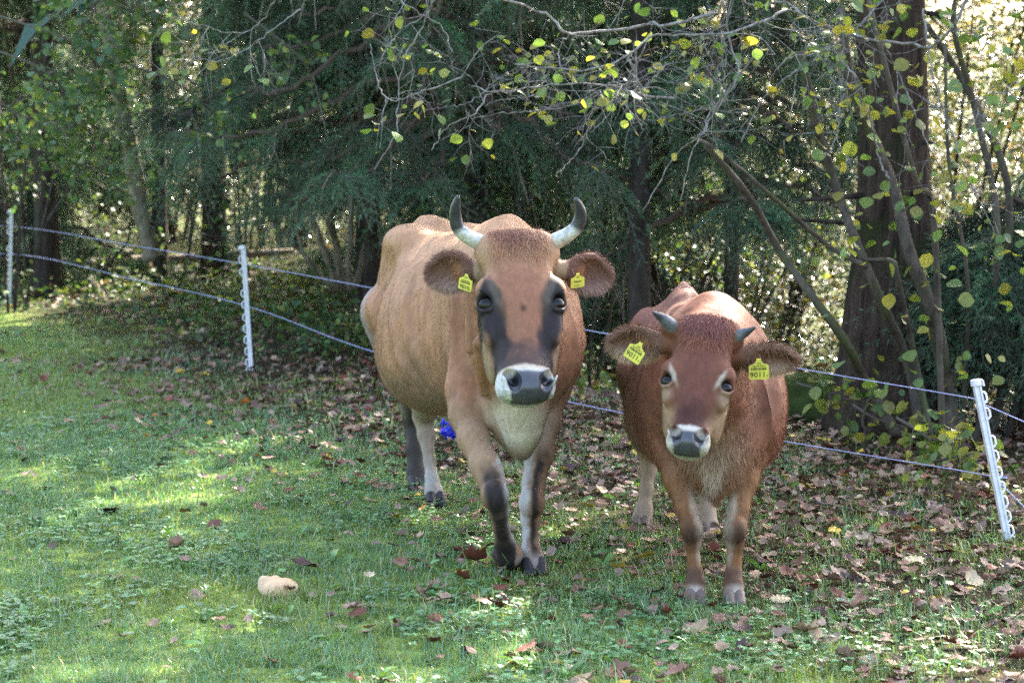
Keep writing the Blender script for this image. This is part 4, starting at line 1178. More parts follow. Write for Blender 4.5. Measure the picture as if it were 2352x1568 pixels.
# ---- saplings and low shrubs at the right
leafy_shrub(A(1930, 1000, 10.9) * (1, 1, 0), 'low sapling with round yellow green leaves before the mossy mound', 'sapling',
    [([A(1950, 1010, 10.8), A(1930, 930, 10.8), A(1890, 880, 10.8)], .008, .004), ([A(1990, 1040, 10.4), A(1985, 950, 10.4), A(2010, 880, 10.4)], .008, .004)],
    [([A(1830, 880, 10.9), A(1900, 900, 10.8), A(1980, 930, 10.7)], 5, .16), ([A(1960, 930, 10.5), A(2010, 960, 10.4), A(2080, 980, 10.3)], 5, .16)], YG, .058, hazel_bark, 75, 'plant', 'saplings under the big spruce')
leafy_shrub(A(2150, 1080, 9.4) * (1, 1, 0), 'leafy sapling with broad green leaves beside the lower wire at the leaning post', 'sapling',
    [([A(2150, 1085, 9.5), A(2140, 1010, 9.5), A(2110, 950, 9.5)], .007, .004), ([A(2190, 1120, 9.2), A(2200, 1060, 9.2), A(2215, 1010, 9.2)], .007, .004)],
    [([A(2060, 960, 9.6), A(2110, 990, 9.5), A(2160, 1030, 9.4)], 4, .15), ([A(2150, 1060, 9.3), A(2190, 1050, 9.2), A(2240, 1040, 9.2)], 4, .14)], YG, .058, hazel_bark, 76, 'plant', 'saplings under the big spruce')
# young spruce at the right edge
cy = spruce_crown(47, z0=.45, n_low=30, zlow=1.3, top=2.7, reach=.5, n_up=0)
spruce(2.78, 11.4, 'young spruce with dense low branches at the right edge', cy, r=.03, h=2.6, zrot=.5, bark=dark_bark, base=[.04, .035, .03, .02, .01])
# moss mound at the foot of the big spruce
mv = []; F_ = Field(); F_.add(ellip(A(1900, 930, 12.2), (.55, .35, .17))); F_.add(ellip(A(1990, 960, 12.0), (.35, .3, .2)), .1)
V, Q, G = surface(F_, (.6, 11.3, -.3), (2.8, 13, .9), .03)
V = V + G * (fbm(V, 14, 4) - .5)[:, None] * .06
tag(link('moss_mound', np_mesh('moss_mound', V, [Q], np.array((.035, .050, .014)) * (.5 + fbm(V, 9, 5))[:, None], True), mat_vcol('moss', .95, .05, bump=(90, .8))), 'dark mossy mound of earth beside the foot of the thick spruce', 'mound')

# ---- ivy and brambles under the fence
def ground_cover():
    rg = np.random.default_rng(81)
    n = 62000
    x = rg.uniform(-6, 4.6, n); y = rg.uniform(11.6, 24, n)
    lim = sstep(12.6, 14.2, y + x * 1.25) * (.35 + .65 * (fbm(np.stack([x, y, 0 * x], 1), .9, 82) > .47))
    lim = np.where(x > 0, lim * .22, lim)
    k = rg.uniform(0, 1, n) < lim; x, y = x[k], y[k]
    h = rg.gamma(2, .034, len(x)) * (.6 + fbm(np.stack([x, y, 0 * x], 1), .8, 83)) * (1 + .8 * (rg.uniform(0, 1, len(x)) < .12))
    k = (y < 21.6) | (rg.uniform(0, 1, len(x)) < .35); x, y, h = x[k], y[k], h[k]
    V, F, C = leaf_cloud(np.stack([x, y, gz(x, y) + h], 1), .060, [(.055, .115, .040), (.080, .150, .045), (.040, .085, .040), (.15, .19, .050), (.10, .07, .04)], rg, OVAL, down=-.1)
    tag(link('ivy', np_mesh('ivy', V, F, C), ivy_mat), 'ivy and bramble leaves covering the wood floor', kind='stuff')
ground_cover()

# ---- young spruces added as a shadow layer, dark patches before the sunlit thicket
crownY = spruce_crown(48, z0=.35, n_low=46, zlow=3.4, top=6.5, reach=1.15, n_up=40, reach_up=.9)
for k, (x, y, zr, lab) in enumerate(((-4.62, 21.6, .8, 'added young spruce low and dark beside the trunk at the far post'), (-5.6, 22.8, .3, 'added young spruce silhouetted behind the far left trunk'), (.35, 20.2, 3.3, 'added young spruce low behind the space between the two cattle'), (1.35, 23.5, 4.1, 'added young spruce behind the slim dark trunk'), (-.9, 22.0, 2.9, 'added young spruce straight behind the withers of the cow'))):
    spruce(x, y, lab, crownY, r=.05, h=6, zrot=zr, bark=dark_bark)

# ---- sunlit shrubs and trees beyond the shade
def thicket_mesh(seed, n, pal, rx, h, size):
    rg = np.random.default_rng(seed)
    c = rg.uniform(-1, 1, (34, 3)) * (rx * .8, rx * .7, h * .45) + (0, 0, h * .52)
    pos = c[rg.integers(0, 34, n)] + rg.normal(0, 1, (n, 3)) * (rx * .22, rx * .22, h * .11)
    V, F, C = leaf_cloud(pos, size, pal, rg, OVAL, down=.2)
    st = MB()
    for k in range(9):
        a = rg.uniform(0, 6.28); P = curve_pts([(rg.normal(0, .1), rg.normal(0, .1), -.3), (math.cos(a) * rx * .3, math.sin(a) * rx * .3, h * .45), (math.cos(a) * rx * .7, math.sin(a) * rx * .7, h * .9)], 8)
        v, f = tube(P, np.linspace(.035, .01, 8), 5); st.add(v, f, (.05, .04, .03))
    return np_mesh('leaves', V, F, C), st.mesh('stems')
PALS = {'pale green': [(0.048, 0.066, 0.030), (0.068, 0.080, 0.040), (0.034, 0.053, 0.024), (0.104, 0.108, 0.060)], 'yellow': [(0.177, 0.151, 0.042), (0.094, 0.104, 0.036), (0.250, 0.187, 0.052), (0.068, 0.088, 0.036)],
        'orange': [(0.250, 0.114, 0.036), (0.125, 0.094, 0.036), (0.125, 0.062, 0.031), (0.078, 0.083, 0.042)], 'green': [(0.036, 0.068, 0.022), (0.052, 0.080, 0.024), (0.068, 0.088, 0.024)]}
TH = {k: thicket_mesh(90 + i, 17000, p, 2.2, 4.2, .055) for i, (k, p) in enumerate(PALS.items())}
spots = [(2.2, 20, -.9, 'pale green'), (4.2, 22, -.4, 'yellow'), (6.4, 23, 0, 'pale green'), (1.0, 23, -.6, 'yellow'), (3.0, 25, 0, 'orange'), (5.4, 27, .3, 'pale green'), (7.8, 28, .6, 'green'), (1.6, 28, .3, 'pale green'),
         (-.8, 27, .2, 'orange'), (-2.6, 28, 0, 'pale green'), (-4.4, 29, 0, 'orange'), (-6.2, 29, .2, 'pale green'), (-3.4, 32, .6, 'yellow'), (-5.4, 33, .8, 'green'), (-1.2, 33, 1.0, 'pale green'), (3.9, 32, 1.2, 'green'), (6.6, 33, 1.6, 'yellow'), (9.4, 31, 1.2, 'pale green'), (.8, 35, 1.4, 'green'), (-7.8, 32, .6, 'orange')]
where = ['left of the thick trunk', 'right behind the thick trunk', 'at the far right', 'behind the heifer', 'behind the thick trunk', 'beyond the right trunks', 'near the right edge', 'above the heifer', 'behind the middle spruces', 'behind the middle post', 'right of the leaning grey trunk', 'between the left trunks', 'far behind the leaning grey trunk', 'at the far left', 'deep behind the hazel clump', 'far beyond the heifer', 'high on the right slope', 'outermost on the right', 'farthest behind the cow', 'outermost on the left']
for k, (x, y, dz, pal) in enumerate(spots):
    root = empty('thicket_shrub', (x, y, float(gz(x, y))), f'sunlit {pal} shrub {where[k]}', 'shrub', 'sunlit shrubs beyond the shaded wood edge')
    zr = k * 1.3; s = .9 + .35 * ((k * 7) % 5) / 4
    for nm, me, mt in (('foliage', TH[pal][0], far_leaf_mat), ('stem', TH[pal][1], mat_limb)):
        o = link(nm, me, mt, root, (0, 0, 0), (0, 0, zr)); o.scale = (s, s, s)
# ------------------------------------------------------------------ the horned fawn cow
def make_cow():
    W0 = np.array((-.026, 8.2, 0.0)); fw = unit((.29, -.957, 0)); lt = np.array((-fw[1], fw[0], 0.0))
    tr = Frame(W0, fw, lt, (0, 0, 1))
    L = lambda a, b, z: W0 + fw * a + lt * b + np.array((0, 0, z))
    F = Field()
    A = [-1.28, -1.16, -1.05, -.9, -.75, -.55, -.35, -.15, 0, .12, .27]
    pw = prof(A, [.12, .175, .21, .248, .312, .336, .328, .275, .235, .22, .17])
    pt = prof(A, [1.09, 1.145, 1.155, 1.135, 1.145, 1.155, 1.165, 1.19, 1.205, 1.16, 1.04])
    pb = prof(A, [.80, .66, .55, .47, .435, .435, .455, .49, .52, .53, .60])
    F.add(trunk_fn(tr, pw, pt, pb, -1.20, .27, .0055))
    F.add(rcone(L(.02, 0, 1.18), L(-.25, 0, 1.155), .045, .035), .06)            # withers ridge
    F.add(rcone(L(-.96, 0, 1.148), L(-1.14, 0, 1.138), .04, .045), .09)            # sacrum
    for sd in (-1, 1):
        F.add(ellip(L(-.88, sd * .160, 1.105), (.12, .075, .06), [fw, lt, (0, 0, 1)]), .10)              # hook bones
        F.add(ellip(L(-1.17, sd * .075, 1.06), (.06, .05, .05)), .06)               # pin bones
        F.add(ellip(L(-1.00, sd * .135, .93), (.15, .085, .22), [fw, lt, (0, 0, 1)]), .07)    # thighs
        F.cut(ellip(L(-.74, sd * .37, 1.02), (.10, .07, .08), [fw, lt, (0, 0, 1)]), .09)    # flank hollow
        F.add(ellip(L(.07, sd * .16, .84), (.15, .085, .22), [fw, lt, (0, 0, 1)]), .08)      # shoulder
    # neck, throat, brisket
    F.add(rcone(L(.02, 0, 1.02), L(.66, -.17, 1.05), .185, .115), .08)
    F.add(rcone(L(.12, 0, .80), L(.62, -.15, .90), .20, .115), .09)
    F.add(rcone(L(.20, -.02, .66), L(.46, -.10, .74), .17, .10), .08)
    F.add(rcone(at(1192, 960, 7.80), at(1200, 1040, 7.78), .085, .022), .07)
    F.add(rcone(at(1190, 900, 7.75), at(1195, 985, 7.76), .11, .07), .07)
    F.add(rcone(at(1046, 690, 7.97), at(1052, 925, 7.85), .027, .022), .022)       # skin fold before the shoulder
    F.add(rcone(at(1075, 640, 7.75), at(1085, 800, 7.68), .018, .014), .03)           # neck wrinkles
    F.add(rcone(at(1100, 790, 7.62), at(1112, 900, 7.68), .018, .014), .03)
    F.add(rcone(at(1120, 935, 7.80), at(1190, 1020, 7.77), .045, .03), .05)
    # legs: lifted right fore, planted left fore, two hind legs
    rf = [(at(1095, 780, 8.02), .10), (at(1070, 895, 7.87), .068), (at(1070, 950, 7.8), .056), (at(1088, 1010, 7.71), .049), (at(1116, 1072, 7.62), .047), (at(1128, 1100, 7.59), .045)]
    chain(F, rf, .035)
    rf2 = [(at(1128, 1100, 7.59), .044), (at(1138, 1137, 7.56), .044), (at(1146, 1174, 7.58), .032), (at(1151, 1208, 7.64), .026), (at(1159, 1243, 7.70), .032), (at(1168, 1270, 7.74), .049)]
    chain(F, rf2, .016)
    F.add(ellip(at(1137, 1136, 7.53), (.047, .042, .054)), .016)
    chain(F, [(at(1168, 1274, 7.74), .042), (at(1165, 1284, 7.86), .040)], .015)
    for dx in (-26, 14): F.add(ellip(at(1165 + dx, 1272, 7.80), (.014, .016, .02)), .012)
    lf = [(at(1280, 790, 8.16), .092), (at(1262, 905, 8.06), .062), (at(1253, 970, 8.0), .050), (at(1238, 1045, 7.93), .0455), (at(1226, 1105, 7.87), .041)]
    chain(F, lf, .035)
    chain(F, [(at(1226, 1105, 7.87), .040), (at(1221, 1155, 7.83), .041), (at(1219, 1192, 7.83), .033), (at(1218, 1232, 7.82), .0255), (at(1220, 1262, 7.81), .032),
              (at(1222, 1280, 7.79), .039), (at(1226, 1302, 7.76), .038)], .016)
    F.add(ellip(at(1222, 1153, 7.80), (.047, .044, .053)), .016)
    chain(F, [(L(-.98, -.14, .80), .14), (at(985, 895, 9.2), .09), (at(973, 955, 9.36), .044), (at(979, 1000, 9.34), .034), (at(987, 1060, 9.28), .0225), (at(992, 1100, 9.24), .026),
              (at(996, 1127, 9.22), .035), (at(1000, 1148, 9.20), .037)], .02)
    chain(F, [(L(-1.08, -.16, .80), .13), (at(950, 890, 9.6), .075), (at(953, 965, 9.78), .048), (at(953, 1030, 9.72), .036), (at(956, 1085, 9.68), .038), (at(959, 1108, 9.66), .042)], .025)
    # head
    P0, P1 = at(1191, 541, 7.42), at(1213, 905, 7.12)
    v = unit(P1 - P0); u = np.array((1.0, .10, 0)); u = unit(u - v * (u @ v)); n = np.cross(v, u)
    if n[1] > 0: n = -n
    hf = Frame(P0, u, v, n); S = np.linalg.norm(P1 - P0) / .555
    build_head(F, hf, S, mu=.011)
    ears = []
    for b, t, hh in (((1100, 622), (980, 624), .069), ((1290, 620), (1403, 632), .067)):
        sd = -1 if b[0] < 1195 else 1
        B, T = at(*b, 7.52), at(*t, 7.56)
        ears.append(build_ear(F, B, T, (sd * .12, 0, 1), (-sd * .12, -1, -.12), hh))
    V, Q, G = surface(F, (-.85, 6.9, -.02), (.5, 10.0, 1.36), .0064)
    hq0 = hf.l(V) / S
    flesh = sstep(.5, .62, V[:, 2]) * (1 - ((hq0[:, 1] > -.1) & (hq0[:, 2] > -.3) & (np.abs(hq0[:, 0]) < .35)))
    V = (V + G * (((fbm(V, 5.5, 61) - .5) * .030 + (fbm(V * (1, 1, .5), 16, 62) - .5) * .010) * flesh)[:, None]).astype(np.float32)
    # ---- coat colours
    q = tr.l(V); a, b, z = q[:, 0], q[:, 1], V[:, 2]
    ns = fbm(V, 6, 1) - .5; nf = fbm(V, 30, 2) - .5
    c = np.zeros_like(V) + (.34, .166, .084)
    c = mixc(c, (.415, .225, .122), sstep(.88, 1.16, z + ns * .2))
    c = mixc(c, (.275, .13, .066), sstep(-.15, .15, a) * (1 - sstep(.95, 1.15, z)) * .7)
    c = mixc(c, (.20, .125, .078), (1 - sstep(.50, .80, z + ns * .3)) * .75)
    c = mixc(c, (.30, .27, .27), sstep(.02, .10, -a - 1.0 + ns * .1) * (1 - sstep(.98, 1.1, z)) * .75)         # grey thigh
    c = mixc(c, (.16, .115, .075), np.clip(1.6 * np.exp(-((V - at(890, 905, 8.5)) ** 2).sum(1) / .004) * (.5 + ns * 1.5), 0, .8))
    c = c * (1 + nf[:, None] * .35)
    streak = fbm(np.stack([a * 1.0 + z * .35, b * 1.0, z * .25], 1), 34, 9) - .5
    c = c * (1 + streak[:, None] * .45)
    dist = lambda p: np.linalg.norm(V - p, axis=1)
    chest = np.exp(-(((V[:, 0] - at(1188, 970, 7.75)[0]) / .11) ** 2 + ((z - .53) / .115) ** 2) ** 1.5) * (V[:, 1] < 8.05) * sstep(-.1, .5, -G[:, 1])
    c = mixc(c, (.55, .475, .35), np.clip(chest * 1.3, 0, 1))
    c = mixc(c, (.22, .175, .12), np.exp(-((dist(at(1200, 1045, 7.77))) / .05) ** 2) * .8)
    front = (V[:, 1] < 8.12) * (1 - sstep(.50, .68, z + ns * .12))
    x = V[:, 0]
    # lifted fore leg (image left): dark shin front and knee, tan sides, pale inside
    legx = np.interp(z, [.06, .15, .22, .29, .38, .47, .6], [at(1168, 1270, 7.74)[0], at(1153, 1214, 7.65)[0], at(1147, 1176, 7.58)[0], at(1138, 1137, 7.56)[0], at(1126, 1095, 7.6)[0], at(1104, 1045, 7.67)[0], at(1072, 950, 7.8)[0]])
    on = front * (np.abs(x - legx) < .085) * (x < at(1185, 1100, 7.7)[0])
    c = mixc(c, (.34, .21, .12), on * .8)
    c = mixc(c, (.50, .47, .44), on * sstep(.45, .9, G[:, 0] + nf * .6) * (1 - sstep(.42, .5, z)))
    dark = np.exp(-((x - legx - .004) / np.interp(z, [.1, .2, .28, .36, .46], [.040, .027, .042, .036, .022])) ** 4) * (1 - sstep(.36, .47, z + ns * .12)) * sstep(-.1, .3, -G[:, 1])
    c = mixc(c, (.022, .018, .020), on * np.clip(dark * (1 + nf * .6), 0, 1) * .97)
    c = mixc(c, (.02, .017, .017), on * (1 - sstep(.10, .14, z)) * .9)
    # planted fore leg: white inside, black outside
    legx2 = np.interp(z, [.02, .2, .3, .45, .6], [at(1228, 1310, 7.76)[0], at(1219, 1215, 7.82)[0], at(1222, 1155, 7.83)[0], at(1240, 1060, 7.92)[0], at(1268, 950, 8.02)[0]])
    on = front * (np.abs(x - legx2) < .09) * (x > at(1183, 1100, 7.8)[0])
    inn = sstep(-.05, -.6, G[:, 0] + nf * .7)
    c = mixc(c, (.030, .022, .020), on * (1 - inn) * (1 - sstep(.36, .46, z + ns * .1)) * sstep(-.9, -.2, -G[:, 0] - nf))
    c = mixc(c, (.33, .21, .12), on * np.exp(-((G[:, 0] + .18) / .16) ** 2) * .8 * (1 - sstep(.40, .5, z)))
    c = mixc(c, (.55, .53, .51), on * inn * (.75 + ns) * (1 - sstep(.44, .55, z + ns * .1)))
    c = mixc(c, (.26, .20, .17), on * (1 - sstep(.05, .085, z)))
    hind = (V[:, 1] > 8.9) & (z < .52)
    far = sstep(9.5, 9.58, V[:, 1] + z * -.0)
    c = mixc(c, (.33, .25, .17), hind * .8)
    c = mixc(c, (.42, .39, .36), hind * (.8 + ns) * (1 - sstep(.10, .22, z)) * (V[:, 1] < 9.45))
    c = mixc(c, (.05, .04, .033), hind * (V[:, 1] > 9.53) * (x < at(975, 1060, 9.6)[0]) * sstep(-.3, .3, ns + .3))
    c = mixc(c, (.06, .05, .045), hind * (V[:, 1] > 9.25) * sstep(.3, .8, G[:, 0]) * .6)
    c, onh, nose = head_paint(c, hf, S, V, 'cow', mu=.011)
    for (M, ce, Le), sd in zip(ears, (-1, 1)):
        e = (V - ce) @ M.T; w = (1 - sstep(.55, .62, np.linalg.norm(e / (Le, .15, .13), axis=1))) * (1 - onh * (np.abs(e[:, 0]) > Le * .5))
        w = w * sstep(-.62, -.5, e[:, 0] / Le)
        c = mixc(c, (.135, .066, .048), w * .95)
        c = mixc(c, (.38, .16, .05), w * np.exp(-(((e[:, 0] + .02) / .025) ** 2 + ((e[:, 1] - .0) / .03) ** 2)) * sstep(-.01, .01, e[:, 2]) * .8)
        c = mixc(c, (.23, .14, .105), w * sstep(.015, .05, -e[:, 1] + nf * .03))
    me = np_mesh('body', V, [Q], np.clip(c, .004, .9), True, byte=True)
    set_attr(me, 'nose', nose)
    root = empty('cow', W0, 'big horned fawn cow with black eye patches walking forward with one foreleg lifted', 'cow', 'cattle standing on the meadow')
    off = np.array(root.location)
    body = link('body', me, coat_with_nose('cow_coat'), root)
    parts = [body]
    for sd in (-1, 1):
        parts.append(eyeball(hf.w(sd * .1080 * S, .2290 * S, -.0365 * S), .0300 * S, root, eye_mat))
        parts.append(lashes(hf.w(sd * .117 * S, .219 * S, -.022 * S), u * sd * .9 + n * .45, -v, S, root))
    def hc(t, P):
        k = fbm(P, 45, 8) - .5
        c = np.zeros((len(t), 3)) + (.55, .54, .50)
        c = mixc(c, (.45, .40, .22), np.clip(k * 3, 0, .6)); c = mixc(c, (.12, .12, .12), np.clip(-k * 4 - .25, 0, .7))
        return mixc(c, (.030, .032, .040), sstep(.42, .52, t + k * .12))
    parts.append(horn([at(1118, 566, 7.47), at(1100, 556, 7.46), at(1073, 543, 7.44), at(1053, 523, 7.43), at(1046, 497, 7.42), at(1047, 472, 7.40), at(1052, 450, 7.38)], [.030, .028, .0245, .023, .021, .016, .006], hc, horn_mat, root))
    parts.append(horn([at(1262, 563, 7.47), at(1280, 552, 7.46), at(1306, 538, 7.44), at(1325, 520, 7.43), at(1333, 497, 7.42), at(1330, 474, 7.40), at(1322, 455, 7.38)], [.030, .028, .0245, .023, .021, .016, .006], hc, horn_mat, root))
    dk = (.035, .032, .034)
    parts.append(claws('hoof', at(1228, 1325, 7.75) * (1, 1, 0) + (0, 0, .004), (.1, -1, 0), (0, 0, -1), 1.0, dk, hoof_mat, root))
    parts.append(claws('hoof', at(1166, 1293, 7.97), (0.0, .55, -1.0), (0, 1, .3), .95, dk, hoof_mat, root))
    parts.append(claws('hoof', at(1002, 1165, 9.17) * (1, 1, 0) + (0, 0, .004), (.25, -1, 0), (0, 0, -1), 1.0, dk, hoof_mat, root))
    parts.append(claws('hoof', at(962, 1128, 9.62) * (1, 1, 0) + (0, 0, .004), (.2, -1, 0), (0, 0, -1), 1.0, dk, hoof_mat, root))
    # ear tags
    cz = lambda M: M[2]
    ct = at(1069, 650, 7.44)
    parts.append(ear_tag(ct, (.80, -.55, -.22), (.18, -.25, 1), .055, .050, [('9010', .36, -.02, -.27), ('3', .14, .40, -.33), ('120.1445.9010.3', .095, 0, .14), ('CH', .16, 0, .34)], root, (-.03, .08)))
    ct = at(1327, 646, 7.45)
    parts.append(ear_tag(ct, (.80, .35, .10), (.05, -.3, 1), .050, .045, [('Riamo', .22, .0, .0), ('CH', .14, 0, .3), ('120.1445', .10, -.05, -.30)], root))
    # loose hair: poll tuft, ear fringes, chest
    rg = np.random.default_rng(3)
    hq = hf.l(V) / S
    wt = (1 - sstep(.05, .11, np.abs(hq[:, 0]))) * (1 - sstep(.0, .11, hq[:, 1])) * sstep(-.06, -.02, hq[:, 1]) * (hq[:, 2] > -.13) * (hq[:, 2] < .05) + 1e-9
    fl = u * 0 + v * .9 + n * .3
    flow = np.broadcast_to(fl, V.shape) + u * np.sign(hq[:, :1]) * .25
    parts.append(strands(V, G, wt, 7000, .030, flow, np.clip(c * 1.25, .01, 1), .0005, hair_mat, 'poll_hair', root, rg, droop=.6, spread=.42, lift=.12))
    for (M, ce, Le), sd in zip(ears, (-1, 1)):
        e = (V - ce) @ M.T
        rim = np.hypot(e[:, 0] / (Le * .45), e[:, 1] / .066)
        w = np.exp(-((rim - .92) / .16) ** 2) * (np.abs(e[:, 2]) < .05) * (rim < 1.3) * (e[:, 0] > -Le * .42) + 1e-9
        flow = (e[:, :1] * M[0] + e[:, 1:2] * M[1]); flow = flow / (np.linalg.norm(flow, axis=1)[:, None] + 1e-6) * .9 + np.array((0, 0, -.35))
        parts.append(strands(V, G, w, 3500, .012, flow, np.clip(c * 1.3, .01, 1), .00045, hair_mat, 'ear_hair', root, rg, droop=.6, spread=.3, lift=.2))
        w = (rim < .95) * (e[:, 2] > -.03) * (np.abs(e[:, 2]) < .04) * (.3 + sstep(.0, -.03, e[:, 1])) * (e[:, 0] > -Le * .45) + 1e-9
        parts.append(strands(V, G, w, 2200, .022, flow * .6 + M[0] * .4, np.clip(c * 1.5 + .02, .01, 1), .0006, hair_mat, 'inner_ear_hair', root, rg, droop=.5, spread=.4, lift=.35))
    for p in parts:
        p.matrix_parent_inverse = Matrix.Translation(-root.location)
    fl_len = np.ones(len(V)) * .55
    fl_len[onh > .5] = .55
    fl_len[(hq[:, 1] < .28) & (onh > .5)] = .9
    fl_len[(hq[:, 1] > .43) & (onh > .5)] = .15
    fl_len[z < .45] = .35
    fl_len = np.where(nose > .2, 0, fl_len)
    vg = body.vertex_groups.new(name='fur_length')
    lv = np.round(fl_len, 2)
    for val in np.unique(lv): vg.add(np.nonzero(lv == val)[0].tolist(), float(val), 'REPLACE')
    if FUR: fur_particles(body, FUR, .009, (-.0010, .0040, -.0040), 1, 4)
    return root
FUR = 110000
cow = make_cow()
# ------------------------------------------------------------------ the young red-brown animal
def make_calf():
    W0 = np.array((.68, 7.55, 0.0)); fw = unit((.05, -.999, 0)); lt = np.array((-fw[1], fw[0], 0.0))
    tr = Frame(W0, fw, lt, (0, 0, 1))
    L = lambda a, b, z: W0 + fw * a + lt * b + np.array((0, 0, z))
    F = Field()
    A = [-1.06, -.95, -.8, -.65, -.5, -.3, -.1, .05, .2]
    pw = prof(A, [.10, .14, .165, .195, .228, .248, .235, .205, .155])
    pt = prof(A, [.88, .925, .935, .925, .93, .945, .975, .965, .87])
    pb = prof(A, [.62, .54, .46, .405, .375, .375, .39, .41, .46])
    F.add(trunk_fn(tr, pw, pt, pb, -1.06, .2, .002, .32))
    F.add(rcone(L(.02, 0, .945), L(-.2, 0, .935), .045, .035), .06)
    F.add(rcone(L(-.72, 0, .915), L(-1.0, .03, .955), .035, .025), .06)
    for sd in (-1, 1):
        F.add(ellip(L(-.88, sd * .13, .68), (.13, .085, .20), [fw, lt, (0, 0, 1)]), .07)
        F.add(ellip(L(.03, sd * .155, .62), (.12, .085, .19), [fw, lt, (0, 0, 1)]), .08)
    F.add(rcone(L(0, 0, .80), (.632, 7.22, .83), .165, .12), .08)
    F.add(rcone((.69, 7.45, .62), (.625, 7.16, .72), .165, .11), .08)
    F.add(rcone((.672, 7.36, .50), (.66, 7.30, .58), .12, .11), .08)
    F.add(rcone(at(1640, 1060, 7.36), at(1642, 1138, 7.35), .075, .022), .05)
    rf = [(at(1545, 950, 7.5), .098), (at(1552, 1045, 7.42), .058), (at(1557, 1100, 7.38), .043), (at(1577, 1168, 7.32), .034)]
    chain(F, rf, .032)
    chain(F, [(at(1577, 1168, 7.32), .033), (at(1589, 1215, 7.3), .034), (at(1591, 1246, 7.3), .025), (at(1593, 1283, 7.3), .0195), (at(1596, 1313, 7.295), .025), (at(1598, 1340, 7.28), .032),
              (at(1598, 1372, 7.27), .033)], .014)
    lf = [(at(1728, 950, 7.52), .098), (at(1717, 1045, 7.44), .057), (at(1708, 1100, 7.39), .043), (at(1696, 1168, 7.33), .0345)]
    chain(F, lf, .032)
    chain(F, [(at(1696, 1168, 7.33), .034), (at(1689, 1216, 7.3), .036), (at(1688, 1250, 7.3), .027), (at(1686, 1286, 7.3), .0225), (at(1685, 1316, 7.29), .026), (at(1684, 1342, 7.27), .032),
              (at(1686, 1374, 7.26), .033)], .014)
    F.add(ellip(at(1588, 1214, 7.28), (.034, .033, .045)), .014); F.add(ellip(at(1689, 1216, 7.28), (.035, .033, .045)), .014)
    chain(F, [(L(-.85, -.13, .65), .11), (at(1485, 985, 8.6), .07), (at(1490, 1035, 8.8), .041), (at(1489, 1080, 8.78), .030), (at(1485, 1125, 8.74), .024), (at(1479, 1170, 8.71), .031), (at(1475, 1192, 8.7), .036), (at(1474, 1203, 8.69), .036)], .022)
    chain(F, [(L(-.85, .10, .65), .11), (at(1640, 985, 8.5), .08), (at(1617, 1050, 8.66), .043), (at(1618, 1120, 8.62), .029), (at(1625, 1180, 8.57), .030), (at(1629, 1212, 8.55), .036), (at(1631, 1222, 8.54), .035)], .022)
    # head, turned to image left and tilted
    P0, P1 = at(1622, 735, 7.06), at(1574, 1036, 6.79)
    v = unit(P1 - P0); u = np.array((1.0, -.22, -.17)); u = unit(u - v * (u @ v)); n = np.cross(v, u)
    if n[1] > 0: n = -n
    hf = Frame(P0, u, v, n); S = np.linalg.norm(P1 - P0) / .575
    build_head(F, hf, S, .88, .042)
    for b, c0 in (((1545, 752), 0), ((1682, 776), 1)): F.add(ellip(at(*b, 7.08), (.034, .034, .03)), .03)
    ears = []
    for b, t, hh in (((1530, 790), (1400, 780), .054), ((1692, 816), (1828, 822), .050)):
        sd = -1 if b[0] < 1600 else 1
        ears.append(build_ear(F, at(*b, 7.10), at(*t, 7.12), (0, 0, 1), (-sd * .15, -1, -.30 if sd < 0 else -.55), hh, cup=.028))
    V, Q, G = surface(F, (.25, 6.6, -.02), (1.05, 8.95, 1.1), .0062)
    hq0 = hf.l(V) / S
    flesh = sstep(.42, .52, V[:, 2]) * (1 - ((hq0[:, 1] > -.1) & (hq0[:, 2] > -.3) & (np.abs(hq0[:, 0]) < .38)))
    V = (V + G * (((fbm(V, 6, 63) - .5) * .024 + (fbm(V * (1, 1, .5), 17, 64) - .5) * .009) * flesh)[:, None]).astype(np.float32)
    q = tr.l(V); a, b, z = q[:, 0], q[:, 1], V[:, 2]; x = V[:, 0]
    ns = fbm(V, 6, 21) - .5; nf = fbm(V, 30, 22) - .5
    c = np.zeros_like(V) + (.185, .067, .035)
    c = mixc(c, (.235, .115, .080), sstep(.05, .5, -a + ns * .3) * .7)
    c = mixc(c, (.27, .165, .115), sstep(.17, .27, np.abs(b) + ns * .08) * sstep(.0, -.25, a) * .7)
    c = mixc(c, (.085, .030, .018), np.clip(1.5 * np.exp(-(((V - at(1735, 930, 7.42)) / (.06, .2, .09)) ** 2).sum(1)) * (.7 + ns), 0, .8))
    c = mixc(c, (.11, .045, .028), np.clip(1.4 * np.exp(-(((V - at(1475, 900, 7.7)) / (.10, .4, .13)) ** 2).sum(1)) * (.8 + ns), 0, .75))  # image-left side darkened: shading from the light put into the coat colour
    c = mixc(c, (.12, .095, .065), (1 - sstep(.40, .50, z + ns * .15)) * sstep(-.05, -.2, a) * .8)
    c = mixc(c, (.42, .31, .22), np.exp(-((V - at(1640, 1080, 7.3)) / (.11, .18, .15)) ** 2 @ np.ones(3)) * np.clip(.95 + ns, 0, 1))
    c = mixc(c, (.14, .07, .05), np.exp(-((V - at(1641, 1148, 7.3)) / (.035, .06, .035)) ** 2 @ np.ones(3)) * .8)
    c = c * (1 + nf[:, None] * .5)
